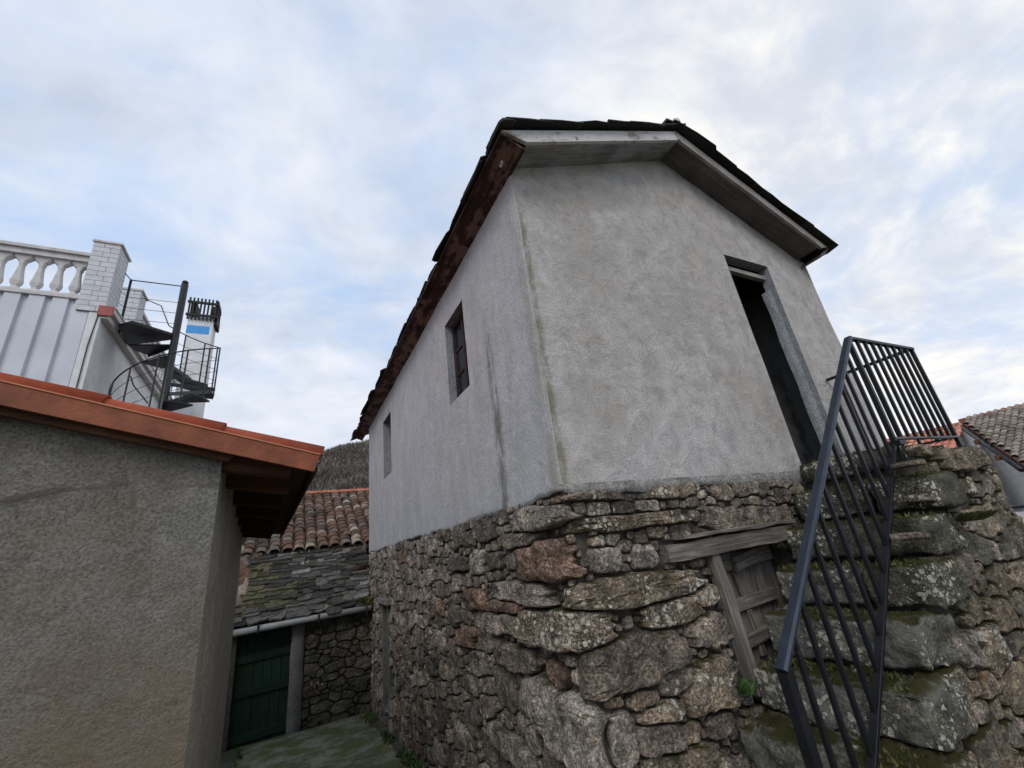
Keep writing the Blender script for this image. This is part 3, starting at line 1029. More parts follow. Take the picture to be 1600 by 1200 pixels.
def wavy(us, vs_, hole, place, ztop=None, amp=0.006, seed=0):
    V, F = [], []
    nu = len(us)
    for j, v in enumerate(vs_):
        for i, u in enumerate(us):
            vv = v if ztop is None else ztop(u, v)
            n = amp * (noise.noise(Vector((u * 1.3, vv * 1.3, seed))) + 0.5 * noise.noise(Vector((u * 4, vv * 4, seed + 5))))
            V.append(place(u, vv, n))
    for j in range(len(vs_) - 1):
        for i in range(nu - 1):
            uc, vc = (us[i] + us[i + 1]) / 2, (vs_[j] + vs_[j + 1]) / 2
            if hole(uc, vc):
                continue
            a = j * nu + i
            F.append((a, a + 1, a + nu + 1, a + nu))
    return V, F


def grid(lo, hi, cuts, step):
    pts = sorted(set([lo, hi] + [c for c in cuts if lo < c < hi]))
    out = []
    for a, b in zip(pts, pts[1:]):
        n = max(1, int((b - a) / step))
        out += [a + (b - a) * q / n for q in range(n)]
    return out + [hi]


DX0, DX1, DZ1 = 3.60, 4.27, 2.395     # door
W1 = (3.15, 3.67, 1.355, 2.215)       # y0 y1 z0 z1 windows
W2 = (6.42, 7.02, 1.285, 2.235)


def gable_place(u, v, n):
    # the corner is rounded by the trowel
    d = u - HX0
    y = HY0 - n
    if d < 0.03:
        y += (0.03 - d) ** 2 * 12
    return (u, y, v)


def roofline(u):
    return HR - (HR - ZE) * (abs(u - XA) / (XA - HX0 if u < XA else HX1 - XA)) + 0.03


def gable_top(u, v):
    if v <= 2.45:
        return v
    f = (v - 2.45) / (3.6 - 2.45)
    return 2.45 + f * (roofline(u) - 2.45)


us = grid(HX0, HX1, [DX0, DX1, XA, HX0 + 0.015, HX0 + 0.03], 0.11)
vs_ = grid(Z0, 2.45, [DZ1], 0.11) + grid(2.45, 3.6, [], 0.13)[1:]
o = obj('gable_plaster_wall', wavy(us, vs_, lambda u, v: DX0 < u < DX1 and v < DZ1, gable_place, gable_top, 0.008, 1), M_gable, house, True)


def side_place(u, v, n):
    d = u - HY0
    x = HX0 - n
    if d < 0.03:
        x += (0.03 - d) ** 2 * 12
    return (x, u, v)


def side_hole(u, v):
    return (W1[0] < u < W1[1] and W1[2] < v < W1[3]) or (W2[0] < u < W2[1] and W2[2] < v < W2[3])


us = grid(HY0, HY1, [W1[0], W1[1], W2[0], W2[1], HY0 + 0.015, HY0 + 0.03], 0.12)
vs_ = grid(Z0, 2.64, [W1[2], W1[3], W2[2], W2[3]], 0.12)
g = wavy(us, vs_, side_hole, side_place, None, 0.008, 2)
g = (g[0], [tuple(reversed(f)) for f in g[1]])
obj('side_plaster_wall', g, M_side, house, True)
# other two walls, plain
obj('rear_plaster_wall', join([box(HX0, HX1, HY1 - 0.02, HY1, Z0, 2.6), prism([(HX0, HY1 - 0.02, 2.6), (HX1, HY1 - 0.02, 2.6), (XA, HY1 - 0.02, HR)], (0, 0.02, 0)),
                               box(HX1 - 0.02, HX1, HY0 + 0.02, HY1 - 0.02, Z0, 2.6)]), M_side, house)
# lip under the plaster and mortar smeared over the top stones


def smear(u0, u1, place, n_out, base, seed, dep, step=0.05):
    V, F = [], []
    n = int((u1 - u0) / step)
    for i in range(n + 1):
        u = u0 + (u1 - u0) * i / n
        bot = (base if u < 0 else Z0 - 0.05 + (base - Z0 + 0.05) * min(1, u / 0.25)) + dep * (wob(u, 1.9, seed) * 0.8 + wob(u, 6, seed + 2) * 0.45 + wob(u, 19, seed + 4) * 0.22)
        bot = min(bot, Z0 - 0.02)
        for q in range(5):
            v = Z0 + 0.0 - (Z0 - bot) * q / 4
            nn = n_out * (1, 1, 0.9, 0.6, -0.6)[q] + (0.006 * noise.noise(Vector((u * 14, v * 14, seed))) if q in (1, 2, 3) else 0)
            V.append(place(u, v, nn))
    for i in range(n):
        for q in range(4):
            a = i * 5 + q
            F.append((a, a + 5, a + 6, a + 1))
    return V, F


obj('mortar_smear', smear(0.0, 3.7, house_place, 0.012, Z0 - 0.085, 3, 0.055), M_smear, house, True)
g = smear(-6.45, 0.0, house_place, 0.010, Z0 - 0.05, 8, 0.05)
obj('mortar_smear', g, M_side, house, True)


# reveals
def reveal_side(y0, y1, z0, z1, d):
    return ([(HX0, y0, z0), (HX0, y1, z0), (HX0, y1, z1), (HX0, y0, z1), (HX0 + d, y0, z0), (HX0 + d, y1, z0), (HX0 + d, y1, z1), (HX0 + d, y0, z1)],
            [(0, 1, 5, 4), (1, 2, 6, 5), (2, 3, 7, 6), (3, 0, 4, 7)])


def window(y0, y1, z0, z1, d, cols, rows):
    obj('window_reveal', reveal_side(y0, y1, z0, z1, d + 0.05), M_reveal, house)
    x = HX0 + d
    ft = 0.045
    fr = obj('window', join([box(x, x + 0.05, y0, y0 + ft, z0, z1), box(x, x + 0.05, y1 - ft, y1, z0, z1),
                             box(x, x + 0.05, y0 + ft, y1 - ft, z0, z0 + ft), box(x, x + 0.05, y0 + ft, y1 - ft, z1 - ft, z1)]), M_maroon, house)
    a0, a1, b0, b1 = y0 + ft, y1 - ft, z0 + ft, z1 - ft
    bt = 0.024
    for c in range(1, cols):
        yc = a0 + (a1 - a0) * c / cols
        obj('glazing_bar', box(x + 0.006, x + 0.04, yc - bt, yc + bt, b0, b1), M_maroon, fr)
    for c in range(cols):
        ya = a0 + (a1 - a0) * c / cols + (bt if c else 0)
        yb = a0 + (a1 - a0) * (c + 1) / cols - (bt if c < cols - 1 else 0)
        for r_ in range(rows):
            za, zb = b0 + (b1 - b0) * r_ / rows, b0 + (b1 - b0) * (r_ + 1) / rows
            if r_:
                obj('glazing_bar', box(x + 0.010, x + 0.036, ya, yb, za - 0.014, za + 0.014), M_maroon, fr)
            obj('pane', box(x + 0.020, x + 0.026, ya + 0.001, yb - 0.001, za + (0.015 if r_ else 0.001), zb - (0.015 if r_ < rows - 1 else 0.001)), M_glass, fr)


window(*W1, 0.075, 2, 3)
window(*W2, 0.13, 1, 2)
# gable door: reveal, header, leaf of boards, broken jamb plaster
d = 0.10
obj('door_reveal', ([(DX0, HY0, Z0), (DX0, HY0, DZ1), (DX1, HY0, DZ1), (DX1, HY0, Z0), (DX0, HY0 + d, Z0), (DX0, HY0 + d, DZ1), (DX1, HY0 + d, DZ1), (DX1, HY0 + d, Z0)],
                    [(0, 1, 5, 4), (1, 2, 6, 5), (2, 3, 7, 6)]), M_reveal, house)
ha = R(24)
hx, hy = DX0 + 0.012, HY0 + d + 0.03
lw_ = DX1 - DX0 - 0.03
ex_, ey_ = math.cos(ha), math.sin(ha)
door = obj('door', prism([(hx, hy + .02, .34), (hx + lw_ * ex_, hy + .02 + lw_ * ey_, .34), (hx + lw_ * ex_, hy + .02 + lw_ * ey_, DZ1 - .13), (hx, hy + .02, DZ1 - .13)], (-.012 * ey_, .012 * ex_, 0)), M_doorleaf, house)
tag(door, 'dark maroon board door standing ajar')
for i in range(5):
    q_ = (i + .5) * lw_ / 5
    plank('door_board', (hx + q_ * ex_, hy + q_ * ey_, 0.345), (hx + q_ * ex_, hy + q_ * ey_, DZ1 - .135), lw_ / 5 - .006, 0.024, M_doorleaf, door, up=(ey_, -ex_, 0))
obj('upper_floor', box(HX0 + .02, HX1 - .03, HY0 + .06, HY1 - .03, .24, .30), M_darkwood, house)
obj('inner_partition', box(DX0 - .3, DX1 + .5, HY0 + 1.5, HY0 + 1.55, .305, 2.45), M_darkwood, house)
plank('door_header', (DX0, HY0 + d - 0.02, DZ1 - 0.10), (DX1, HY0 + d - 0.02, DZ1 - 0.10), 0.05, 0.05, M_barge2, house, up=(0, 0, 1))
jg = []
for i in range(24):
    z = 0.34 + i * 0.078
    w = 0.030 + 0.018 * wob(z, 5, 2) + 0.014 * wob(z, 16, 6)
    jg.append((z, max(w, 0.012)))
V, Fc = [], []
for z, w in jg:
    V += [(DX1 - w, HY0 + d - 0.012 + 0.006 * wob(z, 13), z), (DX1 - w * 0.6, HY0 + d - 0.035, z), (DX1, HY0 + d - 0.05, z), (DX1 - w, HY0 + d + 0.03, z)]
for i in range(len(jg) - 1):
    a = i * 4
    Fc += [(a, a + 1, a + 5, a + 4), (a + 1, a + 2, a + 6, a + 5), (a + 3, a, a + 4, a + 7)]
obj('broken_jamb_edge', (V, Fc), M_reveal, house, True)
obj('door_sill', box(DX0 - 0.02, DX1 + 0.02, HY0 - 0.03, HY0 + d + 0.05, 0.26, 0.335), M_rock_stair, house)

# roof
EX0, EX1, RXX = 1.135, 5.15, 3.11      # eaves and ridge in x
EZ, RZ = 2.655, 3.545                  # underside of the slates at the eaves, at the ridge
VY0, VY1 = 1.75, 9.4


def roof_z(x):
    return EZ + (RZ - EZ) * ((x - EX0) / (RXX - EX0) if x < RXX else (EX1 - x) / (EX1 - RXX))


roof = obj('roof', join([
    hexa([(EX0 + .01, VY0 + .03, EZ - .002), (RXX, VY0 + .03, RZ - .002), (RXX, VY1, RZ - .002), (EX0 + .01, VY1, EZ - .002)],
         [(EX0 + .01, VY0 + .03, EZ + .008), (RXX, VY0 + .03, RZ + .008), (RXX, VY1, RZ + .008), (EX0 + .01, VY1, EZ + .008)]),
    hexa([(RXX, VY0 + .03, RZ - .002), (EX1 - .01, VY0 + .03, EZ - .002), (EX1 - .01, VY1, EZ - .002), (RXX, VY1, RZ - .002)],
         [(RXX, VY0 + .03, RZ + .008), (EX1 - .01, VY0 + .03, EZ + .008), (EX1 - .01, VY1, EZ + .008), (RXX, VY1, RZ + .008)])]), M_darkwood, house)


def slate_geo(L, w, t, seed):
    """irregular slate: local X down the slope, Y across, Z up"""
    rnd = random.Random(seed)
    h = w / 2
    u = rnd.uniform
    c = min(.03, w * .15)
    lo = [(0, -h + u(0, .02)), (L * .5, -h + u(-.01, .01)), (L - c * u(.3, 1.6), -h + u(0, .012)), (L + u(-.02, .01), -h + c * u(.5, 1.8)), (L + u(-.018, .018), u(-.3, .3) * h),
          (L + u(-.02, .01), h - c * u(.5, 1.8)), (L - c * u(.3, 1.6), h - u(0, .012)), (L * .5, h + u(-.01, .01)), (0, h - u(0, .02))]
    k = len(lo)
    vs = [(x, y, u(-.003, .003)) for x, y in lo] + [(x * 0.99 + .001, y * 0.98, t + u(-.004, .004)) for x, y in lo]
    fs = [tuple(range(k))[::-1], tuple(range(k, 2 * k))] + [(i, (i + 1) % k, k + (i + 1) % k, k + i) for i in range(k)]
    return vs, fs


def xf(g, M):
    return [M @ Vector(v) for v in g[0]], g[1]


slate_items = []
for side in (0, 1):
    e, zz = (EX0, EZ) if side == 0 else (EX1, EZ)
    run, rise = (RXX - EX0, RZ - EZ) if side == 0 else (EX1 - RXX, RZ - EZ)
    sl = math.hypot(run, rise)
    dn = Vector(((-run if side == 0 else run) / sl, 0, -rise / sl))
    nrm = Vector((-rise / sl if side == 0 else rise / sl, 0, run / sl))
    nrow = 6
    ex = (sl - 0.02) / nrow
    for r_ in range(nrow + 1):
        y = VY0 - 0.045 - random.uniform(0, 0.03)
        first = True
        while y < VY1:
            w = random.uniform(0.28, 0.52)
            L = ex + random.uniform(0.10, 0.18)
            top = Vector((RXX, 0, RZ)) + dn * (ex * r_ - 0.10 + random.uniform(-.03, .03)) + nrm * (0.010 + random.uniform(0, .004))
            if r_ == nrow:
                L = 0.122 + random.uniform(0.0, 0.010)
            th = random.uniform(0.014, 0.022) if first else random.uniform(0.009, 0.013)
            x = (dn + nrm * 0.035).normalized()
            yv = Vector((0, 1, 0))
            zv = x.cross(yv)
            if zv.z < 0:
                zv, yv = -zv, -yv
            rot = Matrix.Rotation(random.uniform(-.05, .05) * (0.3 if r_ == nrow else 1), 4, zv)
            P = top + Vector((0, y + w / 2, 0))
            M = Matrix(((x.x, yv.x, zv.x, P.x), (x.y, yv.y, zv.y, P.y), (x.z, yv.z, zv.z, P.z), (0, 0, 0, 1)))
            M = Matrix.Translation(P) @ rot @ Matrix.Translation(-P) @ M
            g = slate_geo(L, w + 0.02, th, random.random())
            slate_items.append(((first or (r_ == nrow and side == 0) or (r_ == 0)), g, M))
            y += w
            first = False
for q in range(16):                   # ridge slates
    y = VY0 - 0.04 + q * 0.49
    M = Matrix.Translation((RXX - 0.13, y + 0.25, RZ + 0.052)) @ Matrix.Rotation(random.uniform(-.06, .06), 4, 'Z')
    slate_items.append((q < 3, slate_geo(0.27, 0.52, 0.03, q), M))
rest = []
for vis, g, M in slate_items:
    if vis:
        obj('slate', g, M_slate_dark, roof, False, M)
    else:
        rest.append(xf(g, M))
o = obj('slate_fill', join(rest), M_slate_dark, roof)
o['kind'] = 'stuff'
obj('ridge_lump', stone_geo(0, 0, np.linspace(0, 6.0, 12), np.full(12, 0.05), 0.05, lambda u, v, n: (RXX + u, VY0 - 0.02 + v, RZ + 0.075 + n), 0.035, 5, 0.02), M_offwhite, house, True)

# bargeboards (peeling paint), soffits
bh = 0.115


def board_quad(pts, thick, mat, name):
    """pts: 4 points front face; extruded by thick vector; local X along the first edge for the grain"""
    M, L = frame_m(pts[0], pts[1], (0, -1, 0) if abs(Vector(thick).y) > abs(Vector(thick).z) else (0, 0, 1))
    Mi = M.inverted()
    g = prism(pts, thick)
    g = ([Mi @ Vector(v) for v in g[0]], g[1])
    return obj(name, g, mat, house, False, M)


zb = lambda x: roof_z(x) - 0.006
board_quad([(1.14, VY0, zb(1.14)), (RXX, VY0, zb(RXX)), (RXX, VY0, zb(RXX) - bh), (1.33, VY0, zb(1.33) - bh)], (0, 0.028, 0), M_barge, 'bargeboard')
board_quad([(RXX + .003, VY0, zb(RXX)), (EX1 - .03, VY0, zb(EX1 - .03)), (EX1 - .17, VY0, zb(EX1 - .17) - bh * .9), (RXX + .003, VY0, zb(RXX) - bh)], (0, 0.028, 0), M_barge2, 'bargeboard')
sz = lambda x: roof_z(x) - 0.006 - bh + 0.006
board_quad([(1.345, VY0 + .03, sz(1.345)), (RXX, VY0 + .03, sz(RXX)), (RXX, HY0 + .01, sz(RXX)), (1.345, HY0 + .01, sz(1.345))], (0, 0, 0.02), M_soffit, 'soffit_board')
board_quad([(RXX + .003, VY0 + .03, sz(RXX)), (EX1 - .2, VY0 + .03, sz(EX1 - .2)), (EX1 - .2, HY0 + .01, sz(EX1 - .2)), (RXX + .003, HY0 + .01, sz(RXX))], (0, 0, 0.02), M_soffit_dk, 'soffit_board')
obj('ridge_joint_batten', prism([(RXX - .018, VY0 - .006, sz(RXX) - .006), (RXX + .018, VY0 - .006, sz(RXX) - .006), (RXX + .018, VY0 - .006, RZ - .03), (RXX - .018, VY0 - .006, RZ - .03)], (0, 0.004, 0)), M_barge2, house)
# side eave soffit in separate worn boards
ny = 7
for i in range(ny):
    y0 = VY0 + 0.03 + (VY1 - VY0 - 0.03) * i / ny
    y1 = VY0 + 0.03 + (VY1 - VY0 - 0.03) * (i + 1) / ny - 0.006
    dz = random.uniform(-.006, .006)
    board_quad([(1.150, y0, 2.640 + dz), (1.150, y1, 2.640 + dz), (1.325, y1, 2.575 + dz), (1.325, y0, 2.575 + dz)], (0.006, 0, 0.018), M_eave, 'eave_board')
plank('eave_fascia', (1.142, VY0 + .03, 2.645), (1.142, VY1, 2.645), 0.03, 0.014, M_darkwood, house, up=(-1, 0, 0))
board_quad([(EX1 - .2, VY0 + .03, 2.51), (EX1 - .2, VY1, 2.51), (EX1 - .02, VY1, 2.63), (EX1 - .02, VY0 + .03, 2.63)], (0, 0, 0.018), M_soffit_dk, 'eave_board')
board_quad([(EX1 - .17, VY0 + .001, 2.53), (EX1 - .03, VY0 + .001, 2.645), (EX1 - .03, VY0 + .03, 2.645), (EX1 - .2, VY0 + .03, 2.53)], (0, 0, 0.01), M_soffit_dk, 'eave_return')
pc = on_x(785, 268, 1.215)
ring = [(pc.x, pc.y + 0.020 * math.cos(a), 2.575 + 0.020 * math.sin(a)) for a in [2 * math.pi * q / 14 for q in range(14)]]
obj('ring_hook', tube(ring, 0.0045, 6, closed=True), M_offwhite, house, True)

# cellar hatch
hatch = obj('cellar_door', box(2.42, 3.10, 2.18, 2.20, -1.0, -0.16), M_darkwood, house)
tag(hatch, 'rotten grey plank cellar door')
for x in (2.44, 2.57, 2.71, 2.84, 2.97):
    plank('board', (x + .06, 2.160, -1.0), (x + .06 + random.uniform(-.01, .01), 2.160, -0.19), 0.118, 0.022, M_oldwood, hatch, up=(0, -1, 0), rough=0.006, seg=10)
for z, x0, x1, w in ((-0.245, 2.40, 3.06, 0.10), (-0.50, 2.40, 2.98, 0.075), (-0.70, 2.40, 2.86, 0.07)):
    plank('batten', (x0, 2.128, z - 0.01), (x1, 2.128, z + 0.015), w, 0.036, M_oldwood, hatch, up=(0, -1, 0), rough=0.010, seg=10)
plank('batten', (2.62, 2.090, -0.262), (2.86, 2.090, -0.235), 0.095, 0.03, M_oldwood, hatch, up=(0, -1, 0), rough=0.008)
plank('batten', (2.64, 2.136, -0.20), (2.71, 2.136, -0.80), 0.045, 0.03, M_oldwood, hatch, up=(0, -1, 0), rough=0.006)
plank('jamb', (2.315, 1.985, -0.17), (2.375, 1.985, -0.90), 0.065, 0.07, M_oldwood, house, up=(0, -1, 0), rough=0.012, seg=12)
plank('lintel', (1.925, 1.99, -0.130), (3.12, 1.99, -0.115), 0.095, 0.10, M_oldwood, house, up=(0, -1, 0), rough=0.012, seg=16)
plank('lintel', (2.05, 1.975, -0.052), (3.14, 1.975, -0.050), 0.022, 0.12, M_oldwood, house, up=(0, -1, 0), rough=0.012, seg=16)
# lane door in the side wall
plank('jamb', (HX0 + .03, 6.80, -2.0), (HX0 + .03, 6.80, -0.50), 0.06, 0.10, M_post, house, up=(-1, 0, 0))
plank('jamb', (HX0 + .03, 7.16, -2.0), (HX0 + .03, 7.16, -0.50), 0.06, 0.10, M_post, house, up=(-1, 0, 0))
plank('lintel', (HX0 - .02, 6.55, -0.455), (HX0 - .02, 7.36, -0.445), 0.06, 0.12, M_oldwood, house, up=(-1, 0, 0), rough=0.01)
ld = obj('lane_door', box(HX0 + .22, HX0 + .25, 6.77, 7.19, -2.1, -0.43), M_doorleaf, house)
for i in range(3):
    plank('board', (HX0 + .20, 6.86 + i * .12, -2.05), (HX0 + .20, 6.86 + i * .12, -.48), 0.11, 0.03, M_darkwood, ld, up=(-1, 0, 0))

# ------------------------------------------------------------------ stone staircase
SY0, SY1 = 1.17, 1.965
stair = thing('stone_staircase', 'mossy rough stone staircase climbing to the landing at the gable door', 'staircase', (3.0, 1.55, gz(1.5)))
LZ = 0.353
NS = 9


def step_x(k_):
    return 3.50 - 0.232 * k_


def step_z(k_):
    return LZ - 0.222 * k_


def rough_block(x0, x1, y0, y1, z0, z1, seed, amp=0.02, step=0.05, round_=0.02):
    """subdivided block with rounded and broken edges"""
    nx, ny_, nz_ = [max(2, int((b - a) / step)) for a, b in ((x0, x1), (y0, y1), (z0, z1))]
    idx, V, F = {}, [], []
    cx, cy, cz = (x0 + x1) / 2, (y0 + y1) / 2, (z0 + z1) / 2

    def vert(i, j, l_):
        key = (i, j, l_)
        if key in idx:
            return idx[key]
        p = Vector((x0 + (x1 - x0) * i / nx, y0 + (y1 - y0) * j / ny_, z0 + (z1 - z0) * l_ / nz_))
        q = Vector((min(max(p.x, x0 + round_), x1 - round_), min(max(p.y, y0 + round_), y1 - round_), min(max(p.z, z0 + round_), z1 - round_)))
        d_ = p - q
        if d_.length > 1e-6:
            p = q + d_.normalized() * min(d_.length, round_)
            nn = d_.normalized()
        else:
            nn = (p - Vector((cx, cy, cz))).normalized()
        w = p * 3.5 + Vector((seed * 3.1, seed, 0))
        p = p + nn * (amp * noise.noise(w) + amp * 0.7 * noise.noise(w * 2.9) + amp * 0.55 * noise.noise(w * 6.5) + amp * .35 * noise.noise(w * 14) - amp * 1.0 * max(0, abs(noise.noise(w * 1.7 + Vector((8, 8, 8)))) - .25))
        V.append(p)
        idx[key] = len(V) - 1
        return idx[key]
    for i in range(nx):
        for j in range(ny_):
            F.append((vert(i, j, 0), vert(i, j + 1, 0), vert(i + 1, j + 1, 0), vert(i + 1, j, 0)))
            F.append((vert(i, j, nz_), vert(i + 1, j, nz_), vert(i + 1, j + 1, nz_), vert(i, j + 1, nz_)))
    for i in range(nx):
        for l_ in range(nz_):
            F.append((vert(i, 0, l_), vert(i + 1, 0, l_), vert(i + 1, 0, l_ + 1), vert(i, 0, l_ + 1)))
            F.append((vert(i, ny_, l_), vert(i, ny_, l_ + 1), vert(i + 1, ny_, l_ + 1), vert(i + 1, ny_, l_)))
    for j in range(ny_):
        for l_ in range(nz_):
            F.append((vert(0, j, l_), vert(0, j, l_ + 1), vert(0, j + 1, l_ + 1), vert(0, j + 1, l_)))
            F.append((vert(nx, j, l_), vert(nx, j + 1, l_), vert(nx, j + 1, l_ + 1), vert(nx, j, l_ + 1)))
    return V, F


for k_ in range(1, NS):
    x, z = step_x(k_), step_z(k_)
    y0 = SY0 + random.uniform(-.03, .03)
    if k_ in (1, 2, 3, 5, 7):
        ym = 1.55 + random.uniform(-.1, .1)
        obj('step', rough_block(x + random.uniform(0, .02), x + 0.36, y0, ym, z - 0.205, z, k_, 0.028, 0.024), M_step_dark if k_ < 4 else M_step, stair, True)
        obj('step', rough_block(x, x + 0.36, ym + .006, SY1, z - 0.20, z - 0.008, k_ + 20, 0.028, 0.024), M_step_dark if k_ < 3 else M_step, stair, True)
    else:
        obj('step', rough_block(x, x + 0.36, y0, SY1 + (0.0 if k_ < 6 else -.03), z - 0.208, z, k_, 0.030, 0.022), M_step, stair, True)
# landing slabs
lx = [3.49, 3.86, 4.20, 4.50]
for a, b in zip(lx, lx[1:]):
    obj('landing_slab', rough_block(a, b - .006, 1.40, 1.975, LZ - 0.16, LZ - 0.01, a, 0.016, 0.05), M_step_dark, stair, True)
# core of the stairs
cg = [box(3.56, 4.47, SY0 + .09, 1.985, -2.2, LZ - .14)]
for k_ in range(1, NS + 1):
    cg.append(box(step_x(k_) + .09, step_x(k_ - 1) + .09, SY0 + .09, 1.985, -2.2, step_z(k_) - .17))
obj('wall_core', join(cg), M_core, stair)


def stair_place(u, v, n):             # u runs from the foot of the stairs, turns the far corner at 4.52
    X1, rc = 4.50, 0.08
    if u < X1 - rc:
        return (u, SY0 + .05 - n, v)
    if u > X1 + rc:
        return (X1 + n, SY0 + .05 + (u - X1), v)
    t_ = (u - X1 + rc) / (2 * rc)
    a = t_ * math.pi / 2
    return (X1 - rc + rc * (1 - (1 - t_) ** 2) + math.sin(a) * n, SY0 + .05 + rc * t_ * t_ - math.cos(a) * n, v)


def stair_top(u):
    if u >= 3.46:
        return LZ - 0.06 + 0.03 * wob(u, 3, 9)
    k_ = max(0, math.ceil((3.50 - u) / 0.232 - 1e-6))
    return step_z(k_) - 0.20


ss = Sheet(1.55, 5.35, -1.75, LZ, vtop=stair_top, inside=lambda u, v: v < stair_top(u) - .02)


def conv_s(x, y):
    p = on_y(x, y, SY0)
    return p.x, p.z


for g in [((1402, 724), (1470, 716), (1436, 702), (1436, 742)), ((1472, 716), (1536, 712), (1503, 700), (1503, 738)), ((1404, 776), (1526, 768), (1465, 744), (1465, 806)),
          ((1410, 838), (1470, 835), (1440, 812), (1440, 862))]:
    manual(ss, *g, None, 0.06, conv=conv_s)
ss.fill([(500, 0.13, 0.20, 1.2, 2.0, 1.08, None), (1500, 0.08, 0.14, 1.0, 2.0, 1.10, None), (2500, 0.045, 0.08, 1.0, 1.8, 1.14, None), (2500, 0.03, 0.045, 1, 1.5, 1.2, None)], 5)
lay(ss, stair_place, stair, M_rock_stair, lambda i, c: M_rock_stair if (i * .618) % 1 < .62 else (M_rock if (i * .618) % 1 < .9 else LI), limit=300, gap=0.006, thin=4.5)


# ------------------------------------------------------------------ railing
RY = 1.328
rail = thing('stair_railing', 'dark painted steel railing along the stone stairs and around the landing', 'railing', (3.5, RY, LZ))


def bar(name, p0, p1, w, t_, mat, up=(0, 0, 1), bev=0.002):
    M, L = frame_m(p0, p1, up)
    return obj(name, plank_geo(L, w, t_, 0, 1, bev), mat, rail, False, M)


A0, A1 = Vector((1.767, RY, -0.562)), Vector((3.512, RY, 1.109))
B0, B1 = Vector((1.80, RY, -1.275)), Vector((3.49, RY, 0.350))
dn = (A1 - A0).normalized()
upn = dn.cross(Vector((0, -1, 0)))
bar('handrail', A0 - dn * .01, A1 + dn * .012, 0.054, 0.030, M_rail, up=(-dn.z, 0, dn.x), bev=0.009)
bar('bottom_rail', B0, B1, 0.034, 0.018, M_baluster, up=(-dn.z, 0, dn.x))
bar('post', A0 + Vector((.012, 0, -.012)), (1.785, RY, -1.45), 0.044, 0.044, M_baluster, up=(0, -1, 0))
n = 14
for i in range(1, n):
    f = i / n
    x = A0.x + (A1.x - A0.x) * f
    zt = A0.z + (A1.z - A0.z) * f - 0.014
    zb_ = B0.z + (B1.z - B0.z) * (x - B0.x) / (B1.x - B0.x)
    bar('baluster', (x, RY, zt), (x, RY, zb_), 0.020, 0.020, M_baluster, up=(0, -1, 0))
bar('post', (3.505, RY, 1.098), (3.505, RY, 0.20), 0.030, 0.030, M_baluster, up=(0, -1, 0))
PX = 4.495
for px_, pz_ in ((3.505, 0.345), (PX, 0.30)):
    obj('mount_plate', box(px_ - .045, px_ + .045, RY - .045, RY + .045, pz_ - .02, pz_ + .008), M_baluster, rail)
bar('top_rail', (3.52, RY, 1.116), (PX + .012, RY, 1.132), 0.036, 0.022, M_baluster)
bar('top_rail', (PX, RY - .012, 1.132), (PX, 1.99, 1.132), 0.036, 0.022, M_baluster)
bar('bottom_rail', (3.50, RY, 0.372), (PX + .012, RY, 0.385), 0.036, 0.014, M_rail)
bar('bottom_rail', (PX, RY - .012, 0.385), (PX, 1.99, 0.385), 0.030, 0.014, M_baluster)
for i in range(1, 9):
    x = 3.52 + (PX - 3.52) * i / 9
    bar('baluster', (x, RY, 1.115), (x, RY, 0.378), 0.020, 0.020, M_baluster, up=(0, -1, 0))
bar('post', (PX, RY, 1.126), (PX, RY, 0.20), 0.026, 0.026, M_baluster, up=(0, -1, 0))
for i in range(1, 6):
    y = RY + (1.99 - RY) * i / 6
    bar('baluster', (PX, y, 1.126), (PX, y, 0.385), 0.020, 0.020, M_baluster, up=(0, -1, 0))

# ------------------------------------------------------------------ the shed on the near side of the lane
SA = R(-2.6)
sd = Vector((math.sin(SA), math.cos(SA), 0))
sr = Vector((math.cos(SA), -math.sin(SA), 0))
SC = Vector((-0.300, 2.42, 0))
shed = thing('rendered_shed', 'low dark rendered shed with a new terracotta tile verge and wooden eaves', 'shed', (SC.x, SC.y, gz(2.4)))


def sp(a, b, z):                      # a to the right along the front, b into the depth
    p = SC + sr * a + sd * b
    return Vector((p.x, p.y, z))


SLO = 0.258


def vz(a):                            # top of the verge tiles
    return 0.612 + (0.424 - a) * SLO


SL = 3.8
V, Fc = [], []
na, nz_ = 60, 34
for j in range(nz_ + 1):
    for i in range(na + 1):
        a = -3.6 + 3.6 * i / na
        zt = vz(a) - 0.10
        z = -2.2 + (zt + 2.2) * j / nz_
        nn = 0.010 * noise.noise(Vector((a * 1.5, z * 1.5, 0))) + 0.004 * noise.noise(Vector((a * 6, z * 6, 3)))
        # a rubbed hollow in the render
        V.append(sp(a, nn, z))
for j in range(nz_):
    for i in range(na):
        q = j * (na + 1) + i
        Fc.append((q, q + 1, q + na + 2, q + na + 1))
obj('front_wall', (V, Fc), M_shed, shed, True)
V, Fc = [], []
for j in range(nz_ + 1):
    z = -2.3 + (0.60 + 2.3) * j / nz_
    for i in range(31):
        b_ = SL * i / 30
        V.append(sp(0.012 * noise.noise(Vector((b_ * 1.5, z * 1.5, 7))) - (0.02 - min(b_, 0.02)) * 0.3, b_, z))
for j in range(nz_):
    for i in range(30):
        q = j * 31 + i
        Fc.append((q, q + 1, q + 32, q + 31))
obj('side_wall', (V, Fc), M_shed_side, shed, True)
obj('rear_wall', prism([sp(0, SL, -2.3), sp(-3.6, SL, -2.3), sp(-3.6, SL, vz(-3.6) - .1), sp(0, SL, vz(0) - .1)], sd * 0.02), M_shed_side, shed)
obj('rear_wall', prism([sp(-3.6, 0, -2.3), sp(-3.6, SL, -2.3), sp(-3.6, SL, vz(-3.6) - .1), sp(-3.6, 0, vz(-3.6) - .1)], -sr * 0.02), M_shed_side, shed)
